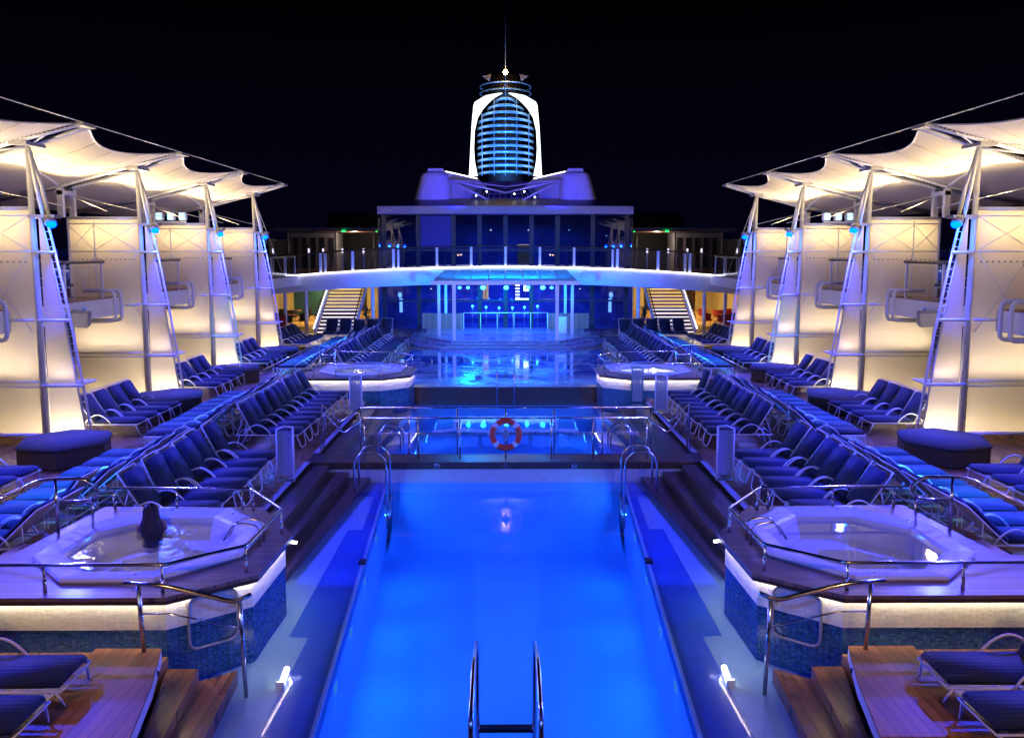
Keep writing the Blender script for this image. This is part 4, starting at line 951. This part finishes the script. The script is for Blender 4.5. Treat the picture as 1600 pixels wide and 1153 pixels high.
MB().box(-7.5, 7.5, FY-.05, FY+.12, 1.6, 1.7).build("transom", "dark", gb)
MB().box(-5.05, -3.25, FY-.03, FY-.008, 4.8, 6.7).build("blue_panel", pbr("blue_panel", (.015, .018, .35), .5), gb)
# fascia, slightly curved and projecting
fv = MB(); XS = [-7.5+15.0*i/24 for i in range(25)]
vs = []; fs = []
for x in XS:
    y = 49.2-.5*(1-(x/7.5)**2); vs += [(x, y, 6.78), (x, FY+.3, 6.78), (x, FY+.3, 7.22), (x, y, 7.22)]
for i in range(24): a = i*4; b = a+4; fs += [(a, b, b+3, a+3), (a+3, b+3, b+2, a+2), (a, a+1, b+1, b)]
fs += [(0, 3, 2, 1), (96, 97, 98, 99)]
fv.add(vs, fs).build("roof_fascia", "violetw", gb)
# roof: hipped dark glass roof rising to the middle
rf = MB(); rf.add([(-7.45, 49.3, 7.225), (7.45, 49.3, 7.225), (7.9, 62, 7.225), (-7.9, 62, 7.225), (-5.3, 54.5, 8.0), (5.3, 54.5, 8.0), (5.3, 60, 8.0), (-5.3, 60, 8.0)],
     [(0, 1, 5, 4), (1, 2, 6, 5), (2, 3, 7, 6), (3, 0, 4, 7), (4, 5, 6, 7)]).build("roof", "darkwood", gb)
for s in (-1, 1):
    # hood-shaped ventilator cowl
    cw = thing("ventilator_cowl", f"blue lit hooded ventilator on the {SIDE[s]} of the pavilion roof", "ventilator", (s*4.7, 54.5, 7.9), group="hooded roof ventilators")
    def cf(u, v):
        z = 7.5+2.35*u; a = 6.28318*v; top = max(0, (u-.82)/.18)
        hw = 1.30-.42*u-.35*top**2; off = 4.72-.25*u*0+.0
        cx = 4.72-.22*u; x = cx+hw*math.copysign(abs(math.cos(a))**.6, math.cos(a)); y = 54.9+(1.35-.35*u-.4*top**2)*math.copysign(abs(math.sin(a))**.8, math.sin(a))
        return (x, y, z-.12*top**2)
    MB(s).grid(cf, 16, 32).build("hood", "white", cw, True)
    MB(s).box(4.0, 5.0, 54.3, 55.5, 9.70, 9.90).build("cap", "white", cw, bevel=.04)
    sl = MB(s)
    for k in range(5): sl.ball((3.9+.35*k, 53.62+.02*k, 9.35), .03, 1, 6, 4)
    sl.build("bolt_row", "dark", cw, True)
    # sloping white wing from the cowl to the middle
    wg = thing("roof_wing", f"thin blue lit wing plate sloping from the {SIDE[s]} ventilator to the roof centre", "roof wing", (s*2.8, 55.5, 8.4), group="roof wings between the ventilators")
    MB(s).slab([(3.9, 55.2, 9.75), (1.9, 56.6, 9.42), (1.3, 56.8, 8.9), (2.2, 55.8, 7.9), (3.9, 54.8, 7.9)], .05).build("plate", "white", wg)
    MB(s).tube([(3.9, 55.15, 9.78), (1.9, 56.55, 9.45)], .03, 6).build("edge_light", "ledc", wg, True)
    vb = MB(s); vb.tube([(3.6, 54.0, 9.15), (0, 54.2, 8.35)], .06, 8); vb.tube([(3.6, 54.0, 9.15), (.8, 53.6, 7.7)], .06, 8); vb.tube([(3.6, 54.1, 9.2), (0.0, 54.6, 8.75)], .045, 8)
    vb.build("strut", "white", wg, True)
# skylight lattice with small lamps
sk = thing("skylight", "glazed skylight lattice with tiny lamps at the middle of the roof", "skylight", (0, 54, 7.6))
MB().add([(-2.4, 53.0, 7.6), (2.4, 53.0, 7.6), (1.9, 55.6, 8.7), (-1.9, 55.6, 8.7)], [(0, 1, 2, 3)]).build("glazing", "facade", sk)
lt = MB()
for k in range(13): x = -2.4+.4*k; lt.tube([(x, 52.98, 7.6), (x*.8, 55.58, 8.7)], .02, 5)
for k in range(4): f = k/3; lt.tube([(-2.4+.5*f, 52.98+2.6*f, 7.6+1.1*f), (2.4-.5*f, 52.98+2.6*f, 7.6+1.1*f)], .02, 5)
lt.build("lattice", "grey", sk, True)
for x, y, z in ((-1.85, 53.3, 8.1), (-1.9, 52.9, 7.68), (.55, 53.3, 8.2), (1.85, 53.2, 8.0), (-1.2, 54, 8.4), (1.2, 54, 8.4)): MB().ball((x, y-.1, z), .05, 1, 8, 6).build("lamp", "white_em", sk, True)
MB().box(-1.95, 1.95, 57.3, 57.5, 8.0, 9.32).build('parapet', 'darkwood', sk)
# interior glimpses
dr = thing("lit_doorway", "small orange lit doorway seen through the glass behind the stage", "doorway", (-1.0, 49.5, 2)); MB().box(-1.38, -1.04, 50.6, 50.65, 1.72, 2.8).build("doorway", "door_em", dr); MB().box(-1.24, -1.20, 50.57, 50.59, 1.72, 2.8).build("mullion", "dark", dr)
scn = thing("lit_shelf", "white lit shelf with stacked panes behind the stage glass", "shelf", (1.0, 50.6, 1.7)); MB().box(1.1, 1.4, 50.6, 50.64, 2.2, 2.55).build("back_light", "white_em", scn)
for k in range(5): MB().box(.60, .85, 50.6, 50.64, 1.75+.19*k, 1.82+.19*k).build("shelf", "white_em", scn)
MB().box(.6, 1.4, 50.6, 50.64, 1.68, 1.76).build("shelf", "white_em", scn)
for s in (-1, 1):
    d = thing("lit_kiosk", f"small cyan lit totem inside the glass on the {SIDE[s]} of the pavilion", "totem", (s*6.4, 50.8, 0), group="lit totems inside the pavilion")
    MB(s).box(6.3, 6.48, 50.8, 50.9, .9, 1.75).build("panel", "screen_em", d); MB(s).ball((6.45, 50.85, 1.95), .13, 1.3, 10, 8).build("globe", "screen_em", d, True)
for i, (x, z) in enumerate(((-5.4, 1.9), (-4.6, 2.3), (-3.2, 2.35), (3.2, 2.35), (4.6, 2.3), (-6.6, 5.0), (6.2, 5.55), (-4.5, .5), (4.5, .45), (0.9, 3.95), (-.9, 5.9), (1.4, 5.9), (3.9, 5.9))):
    tag(MB().ball((x, 51.5, z), .045, .6, 8, 6).build("downlight", "warm_em" if i % 3 else "screen_em", None, True), f"tiny lit ceiling lamp inside the glass pavilion, {'upper' if z > 3.5 else 'lower'} floor {'left' if x < -3 else 'right' if x > 3 else 'centre'}, {NTH[i]} of the set", "lamp", "tiny lamps inside the pavilion")
dd = thing("bright_door", "lit cream doorway on the upper floor behind the footbridge rail", "doorway", (1.2, 51, 4)); MB().box(.75, 1.55, 51.0, 51.05, 3.6, 5.0).build("door", emit("dim_door", (.5, .45, .55), .12), dd); MB().box(.72, 1.55, 50.95, 50.99, 4.98, 5.02).build("lintel_light", "door_em", dd)

# ------------------------------------------------------------------ side passages under the upper deck
for s in (-1, 1):
    sd = SIDE[s]
    p = thing("side_passage", f"cream walled covered passage under the upper deck on the {sd}", "passage", (s*12, 58, 0))
    MB(s).box(7.72, 16.5, 65.8, 66, 0, 3.0).build("end_wall", "cream", p)
    MB(s).box(7.64, 7.70, 50.2, 65.8, 0, 3.0).build("inner_wall", "cream", p)
    MB(s).box(16.4, 16.5, 48.1, 65.8, 0, 3.0).build("outer_wall", "cream", p)
    MB(s).box(7.72, 16.5, 52.3, 66, 2.85, 3.22).build("upper_deck_slab", "white", p)
    MB(s).box(10.8, 16.5, 49.9, 52.3, 2.85, 3.22).build("upper_deck_slab", "white", p)
    MB(s).box(13.6, 15.0, 65.76, 65.79, 0, 2.3).build("door", "darkwood", p)
    MB(s).box(11.0, 11.6, 65.70, 65.79, 0, 2.85).build("pilaster", "dark", p)
    for y in (54, 59, 63):
        lamp('AREA', (s*12.5, y, 2.78), (s*12.5, y, 0), 150, (1, .72, .28), 1.2)
        tag(MB(s).box(11.9, 13.1, y-.1, y+.1, 2.80, 2.846).build("ceiling_light", "warm_em"), f"warm ceiling light in the {sd} passage, {'nearest' if y == 54 else 'middle' if y == 59 else 'farthest'}", "ceiling light", "ceiling lights in the passages")
    rb = thing("red_partition", f"low dark red partition beside the last {sd} cabana", "partition", (s*12.8, 44.9, 0), group="dark red partitions")
    MB(s).box(11.9, 13.6, 44.9, 45.05, 0.0, 1.15).build("panel", "red", rb); MB(s).box(11.88, 13.62, 44.88, 45.07, 1.152, 1.2).build("cap", "darkwood", rb)
    # tables and chairs
    for k, (x, y) in enumerate(((13.2, 51.0), (13.9, 55.0))):
        tb = thing("cafe_table", f"small round cafe table in the {sd} passage, {'nearer' if k == 0 else 'farther'} one", "table", (s*x, y, 0), group="cafe tables in the passages")
        MB(s).prism([(x+.42*math.cos(R(20*a)), y+.42*math.sin(R(20*a))) for a in range(18)], .71, .74).build("top", "orange", tb); MB(s).tube([(x, y, 0.02), (x, y, .71)], .03, 8).build("leg", "steel", tb, True); MB(s).prism([(x+.25*math.cos(R(30*a)), y+.25*math.sin(R(30*a))) for a in range(12)], 0.002, .02).build("base", "steel", tb)
        for q, (dx, dy_) in enumerate(((-.75, 0), (.75, 0), (0, -.8))):
            chn = thing("armchair", f"{'red' if s > 0 else 'dark'} rounded armchair at the {'nearer' if k == 0 else 'farther'} cafe table in the {sd} passage, {['inboard side','outboard side','front side'][q]}", "armchair", (s*(x+dx), y+dy_, 0), group="armchairs in the passages")
            a0 = math.atan2(-dy_, -dx)
            xx, yy = x+dx, y+dy_; mt = "red" if s > 0 else "dark"
            MB(s).prism([(xx+.28*math.cos(R(30*a)), yy+.28*math.sin(R(30*a))) for a in range(12)], .36, .46).build("seat", mt, chn)
            MB(s).grid(lambda u, v: (xx+(.33+.03*v)*math.cos(a0+R(70+220*u)), yy+(.33+.03*v)*math.sin(a0+R(70+220*u)), .40+.42*v), 12, 3).build("backrest", mt, chn, True)
            for a in range(4): MB(s).tube([(xx+.2*math.cos(R(45+90*a)), yy+.2*math.sin(R(45+90*a)), .36), (xx+.24*math.cos(R(45+90*a)), yy+.24*math.sin(R(45+90*a)), 0)], .014, 6).build("leg", "steel", chn, True)
    if s < 0: tb = thing("teal_booth", "teal walled booth inside the left passage", "booth", (-13.5, 60, 0)); MB(s).box(12.5, 15.2, 59.8, 60.0, 0, 2.0).build("panel", "teal", tb); MB(s).box(12.5, 12.7, 60.0, 62, 0, 2.0).build("side", "teal", tb)
    fg = thing("orange_sculpture", f"slender orange vase sculpture standing in the {sd} passage", "sculpture", (s*11.15, 52.5, 0), group="orange sculptures in the passages")
    MB(s).grid(lambda u, v: (11.15+(.13+.09*math.sin(u*5.2)*(1-u*.6))*math.cos(6.28318*v), 52.5+(.13+.09*math.sin(u*5.2)*(1-u*.6))*math.sin(6.28318*v), .15+1.25*u), 14, 14).build("body", "orange", fg, True); MB(s).box(10.95, 11.35, 52.3, 52.7, 0, .15).build("plinth", "darkwood", fg)
    # potted plant beside the stair
    pl = thing("potted_plant", f"leafy potted plant between stairs and glass on the {sd}", "plant", (s*8.0, 47.8, 0), group="potted plants by the stairs")
    MB(s).tube([(8.0, 47.8, 0), (8.0, 47.8, .45)], .16, 12, r1=.22).build("pot", "dark", pl, True)
    lf = MB(s)
    for k in range(90):
        a = random.uniform(0, 6.28); e = random.uniform(.2, 1.5); L_ = random.uniform(.3, 1.0); c0 = Vector((8.0, 47.8, .45+random.uniform(0, .7)))
        dr_ = Vector((math.cos(a)*math.cos(e), math.sin(a)*math.cos(e), math.sin(e)))*L_*.55; sd_ = Vector((-math.sin(a), math.cos(a), 0))*.045
        lf.add([c0+dr_*.5, c0+dr_*.8+sd_, c0+dr_*1.2, c0+dr_*.8-sd_], [(0, 1, 2, 3)])
    lf.build("foliage", "leaf", pl); MB(s).tube([(8.0, 47.8, .4), (8.02, 47.82, 1.3)], .02, 6).build("stem", "darkwood", pl, True)

# ------------------------------------------------------------------ upper deck aft: awnings, lamps, posts
for s in (-1, 1):
    sd = SIDE[s]
    struct(MB(s).box(7.72, 17.5, 49.86, 90, 3.222, 3.24).build("upper_deck_floor", "teak"))
    a = thing("upper_awning", f"pale flat canopy on slim posts over the {sd} upper deck with a green sign lamp", "awning", (s*12, 60, 3.24), group="awnings over the upper deck")
    MB(s).prism([(8.4, 58), (16.6, 60), (16.6, 66), (8.4, 66)], 6.05, 6.25).build("roof", "grey", a)
    MB(s).prism([(8.6, 58.4), (14.0, 59.6), (14.0, 65), (8.6, 65)], 6.0, 6.045).build("soffit", "wood", a)
    for x in (9.4, 12.2, 15.6): MB(s).tube([(x, 60.2, 3.24), (x, 60.2, 6.0)], .07, 8).build("post", "grey", a, True)
    MB(s).ball((11.3, 58.6, 6.0), .14, .45, 10, 6).build("green_lamp", "green_em", a, True)
    MB(s).ball((9.0, 58.6, 6.0), .07, .8, 8, 6).build("green_lamp", "green_em", a, True)
    lamp('POINT', (s*11.0, 61, 5.6), (0, 0, 0), 140, (1, .8, .6), .1)
    for k, x in enumerate((8.9, 10.3, 11.6, 12.6, 15.0)):
        z0 = 4.75+.0*k; yy = 52.5+k*.4
        b = thing("bollard_lamp", f"slim white bollard lamp on the {sd} upper deck, {NTH[k]} outward from the pavilion", "lamp", (s*x, yy, 3.24), group="bollard lamps on the upper deck")
        MB(s).tube([(x, yy, 3.24), (x, yy, 4.5)], .06, 8, r1=.045).build("stem", "white", b, True); MB(s).tube([(x, yy, 4.502), (x, yy, 4.78)], .06, 8).build("light_head", emit("bollard_%d_%d" % (k, s), (.8, .72, 1.0), 1.2), b, True)
    cab = thing("deck_locker", f"slatted timber deck house under the {sd} awning", "deck house", (s*14, 61.5, 3.24), group="deck houses under the awnings")
    MB(s).box(12.4, 15.9, 61.5, 64, 3.24, 5.95).build("walls", "grey", cab)
    for k in range(5): MB(s).box(12.6+.65*k, 12.95+.65*k, 61.47, 61.498, 3.4, 5.6).build("shutter", "dark", cab)
    dw = thing("dark_deckhouse", f"long dark deckhouse far outboard on the {sd} upper deck", "deckhouse", (s*19, 58, 3.2), group="dark deckhouses")
    MB(s).box(15.8, 23, 56, 66, 2.0, 5.3).build("walls", "dark", dw); MB(s).box(15.6, 23.2, 55.8, 66.2, 5.302, 5.42).build("roof", "dark", dw)
    for k in range(4): MB(s).box(16.2+1.3*k, 17.1+1.3*k, 55.97, 55.998, 3.6, 4.9).build("window", "facade", dw)
    hd = thing("round_hood", f"grey upright life raft canister on a post at the {sd} edge of the upper deck", "canister", (s*15.3, 53, 3.2), group="grey canisters")
    MB(s).tube([(15.3, 52, 3.24), (15.3, 52, 4.9)], .08, 8).build("post", "dark", hd, True)
    MB(s).box(14.85, 15.8, 51.7, 52.4, 4.9, 5.75).build("drum", "grey", hd, True, bevel=.15)

# ------------------------------------------------------------------ funnel
FYc = 86.0
fn = thing("ship_funnel", "ship's funnel of stacked blue lit rings between white side frames with painted glow", "funnel", (0, FYc, 8))
ring_m = pbr("ring_steel", (.35, .6, .95), .25, metal=.35)
def wi(z):
    T = [(12.0, 2.75), (12.5, 2.85), (13.5, 3.05), (14.7, 3.12), (16.4, 3.03), (17.6, 2.72), (18.5, 2.1), (19.3, 1.2), (19.7, .45), (19.76, .3)]
    for (a, b), (c, d) in zip(T[:-1], T[1:]):
        if z <= c: return b+(d-b)*(z-a)/(c-a)
    return .3
def wo(z):
    T = [(12.0, 3.65), (12.5, 3.6), (15.5, 3.42), (17.0, 3.32), (19.05, 3.1), (19.6, 1.9), (19.78, .5)]
    for (a, b), (c, d) in zip(T[:-1], T[1:]):
        if z <= c: return b+(d-b)*(z-a)/(c-a)
    return .4
for s in (-1, 1):
    zz = [12.0+.4*k for k in range(18)]+[19.1, 19.3, 19.5, 19.6, 19.7, 19.76]
    sf = MB(s)
    def cyv(x, d): return FYc-3.8*math.sqrt(max(0, 1-(x/4.2)**2))+d
    vs = []
    for z in zz:
        a, b = wi(z), max(wo(z), wi(z)+.02)
        vs += [(a, cyv(a, 0), z), (b, cyv(b, 0), z), (b, cyv(b, .35), z), (a, cyv(a, .35), z)]
    fs = []
    for k in range(len(zz)-1):
        p = k*4; q = p+4; fs += [(p, p+1, q+1, q), (p+1, p+2, q+2, q+1), (p+2, p+3, q+3, q+2), (p+3, p, q, q+3)]
    fs += [(3, 2, 1, 0), (len(vs)-4, len(vs)-3, len(vs)-2, len(vs)-1)]
    sf.add(vs, fs).build("side_frame", "white_lit", fn)  # emission stands in for lamplight falling on the white frames
for k in range(12):
    z = 12.35+.635*k
    w_ = 2.78*min(1, (wi(z)-.12)/2.78)
    half = [(w_*math.sin(R(-84+168*j/32)), FYc-3.4*math.cos(R(-84+168*j/32))+ (0), z) for j in range(33)]
    MB().tube(half, .14, 8).build("ring", ring_m, fn, True)
for z in (20.35, 21.0):
    MB().tube([(2.55*math.cos(a*math.pi/20), FYc-2.9*math.sin(a*math.pi/20) if True else 0, z) for a in range(40)], .07, 6, True).build("upper_ring", ring_m, fn, True)
for x in (-2.3, -1.1, 0, 1.1, 2.3):
    zt = 12.0
    while wi(zt) > abs(x)+.2 and zt < 19.6: zt += .1
    MB().tube([(x, FYc-3.2*math.sqrt(1-(x/4)**2), 12.0), (x, FYc-3.2*math.sqrt(1-(x/4)**2), zt)], .035, 6).build("upright", ring_m, fn, True)
MB().tube([(0, FYc, 8), (0, FYc, 19.4)], 1.9, 20, r1=1.4).build("inner_stack", "black", fn, True)
MB().tube([(0, FYc, 19.4), (0, FYc, 22.0)], 1.9, 20, r1=1.5).build("stack_top", "black", fn, True)
for s in (-1, 1): MB(s).add([(1.6, FYc-1, 21.4), (2.3, FYc-1, 21.9), (1.4, FYc-1, 22.1), (1.6, FYc-.8, 21.4), (2.3, FYc-.8, 21.9), (1.4, FYc-.8, 22.1)], [(0, 1, 2), (5, 4, 3), (0, 3, 4, 1), (1, 4, 5, 2), (2, 5, 3, 0)]).build("wing_tip", "grey", fn)
mt = thing("radio_mast", "thin mast rising from the funnel with a bright amber lamp", "mast", (0, FYc-3.7, 19))
MB().tube([(0, FYc-3.7, 19.4), (0, FYc-3.7, 34)], .035, 6).build("pole", "grey", mt, True)
MB().ball((0, FYc-3.75, 21.7), .22, 1, 12, 8).build("amber_lamp", "amber_em", mt, True)
struct(MB().box(-14, 14, 66.2, 100, 2.8, 7.6).build("aft_superstructure", "black"))
tag(MB().box(-3.2, 3.2, 84, 92, 7.6, 10.8).build("funnel_casing", "black"), "black casing under the ringed funnel", "casing")

# ------------------------------------------------------------------ LIGHTS (the ship's own lamps, plus added fill floods)
for s in (-1, 1):
    for i, Y in enumerate([8.1]+YB):
        lamp('SPOT', (s*10.35, Y-.25, 5.2), (s*7.4, Y-1.2, 0), (1300, 8500, 5600, 5200, 5200, 5200)[i], BLUE, .12, angle=116, blend=.9)
        lamp('POINT', (s*10.42, Y+(5.35 if i == 0 else -.35), 5.05), (0, 0, 0), 42, (.0, .14, 1.0), .08)
    for i in range(5):
        Y = YB[i]
        # warm strip lights at the floor behind each screen, and up-lights for the membranes
        lamp('AREA', (s*12.0, Y+.40, .08), (s*12.0, Y+.15, 3.0), 15, (1, .80, .50), 2.0, .08)
        lamp('AREA', (s*12.0, Y+.50, 1.62), (s*12.0, Y+.05, 6.0), 32, (1, .82, .66), 2.0, .08)
        lamp('AREA', (s*10.35, Y+.40, .08), (s*10.4, Y-.1, 2.2), 40, (1, .84, .52), .9, .08)
        lamp('AREA', (s*10.5, Y+.3, 1.6), (s*10.6, Y-.05, 5.0), 6, (1, .82, .70), .5, .08)
        lamp('AREA', (s*12.0, Y+.6, 5.3), (s*12.0, Y+.05, 5.0), 24, WARM, 1.8, .1)
        if i < 4:
            lamp('SPOT', (s*10.3, Y-.2, 5.1), (s*12.0, Y+5.7, 3.2), (60, 110, 240, 520)[i], BLUE, .1, angle=60, blend=.9)
            lamp('SPOT', (s*12.6, Y+1.3, 5.65), (s*11.0, Y+2.2, 7.1), 850, WARM, .1, angle=150, blend=.9)
            lamp('SPOT', (s*12.6, Y+4.2, 5.65), (s*11.0, Y+3.4, 7.1), 850, WARM, .1, angle=150, blend=.9)
    # cyan pools of light on the loungers
    for (x, y, ax, ay, p) in ((10.3, 13.6, 7.9, 14.6, 5000), (10.3, 30.6, 7.8, 31.6, 5000), (10.3, 36.4, 7.9, 38.5, 5000), (10.3, 25.0, 9.6, 33.0, 1500)):
        lamp('SPOT', (s*x, y, 5.2), (s*ax, ay, .4), p, CYAN, .05, angle=26, blend=.7)
    for (y, ay) in ((13.7, 12.9), (19.3, 16.6), (19.4, 20.6), (25.0, 23.4), (30.7, 33.5), (36.4, 35.6), (36.5, 41.0)):
        lamp('SPOT', (s*10.3, y, 5.2), (s*7.9, ay, .4), 3600, (0, .17, 1.0), .05, angle=30, blend=.9)
    # underwater
    for y in (9.7, 11.2, 13.0, 15.0, 17.0):
        e = pool_edge(y)-.03
        lamp('AREA', (s*e, y, -.72), (0, y, -1.15), 30, (.02, .20, 1.0), .25)
    for y in (20.0, 23, 26): lamp('AREA', (s*2.7, y, -.75), (0, y, -1.2), 34, (.02, .18, 1.0), .25)
    lamp('SPOT', (s*2.2, 48.0, 7.9), (s*4.8, 54.0, 8.8), 1700, (.03, .03, 1), .2, angle=100)
    lamp('AREA', (s*6.5, 44.5, 3.2), (s*7.5, 47.2, 3.3), 90, BLUE, .3)
    # unseen blue floods added to brighten ledges and stage; warm deck downlight between them
    lamp('SPOT', (-s*3.0, -1.0, 6.6), (s*3.3, 14.5, -.4), 3600, (.04, .16, 1.0), .15, angle=34, blend=1.0)
    lamp('SPOT', (s*5.2, 2.5, 4.2), (s*4.6, 8.3, 0), 520, (1, .58, .26), .1, angle=75, blend=.9)
    lamp('SPOT', (s*5.5, -1.0, 12.5), (s*2.0, 41, 0), 30000, (.03, .15, 1.0), .15, angle=26, blend=.9)
for k, x in enumerate((-1.8, -1.08, .03, 1.05, 1.78)):
    lamp('SPOT', (x, 39.75, 2.86), (x*1.1, 37.0, 0), 1300, (0, .26, 1), .06, angle=110, blend=.8)
    lamp('SPOT', (x, 41.0, 2.4), (x, 44.5, 3.6), 900, (0, .24, 1), .06, angle=150, blend=.8)
lamp('AREA', (0, 42.5, 2.95), (0, 42.5, 0), 420, (.05, .12, 1), 5, 4)
lamp('AREA', (0, 49.0, 3.9), (0, 48.4, 7), 60, BLUE, 6, .2)
lamp('AREA', (0, 53.0, 6.7), (0, 53, 0), 260, (.05, .14, 1), 8, 3)
lamp('AREA', (0, 53.0, 3.1), (0, 53, 0), 1100, (.02, .08, 1), 8, 3)
lamp('SPOT', (0, FYc-12, 9.8), (0, FYc-2, 17), 9000, (.08, .30, 1.0), .3, angle=60)
lamp('SPOT', (-6, FYc-12, 9.8), (0, FYc-2, 16), 5000, (.08, .30, 1.0), .3, angle=60)
lamp('SPOT', (6, FYc-12, 9.8), (0, FYc-2, 16), 5000, (.08, .30, 1.0), .3, angle=60)
print("LOUNGERS", LN)
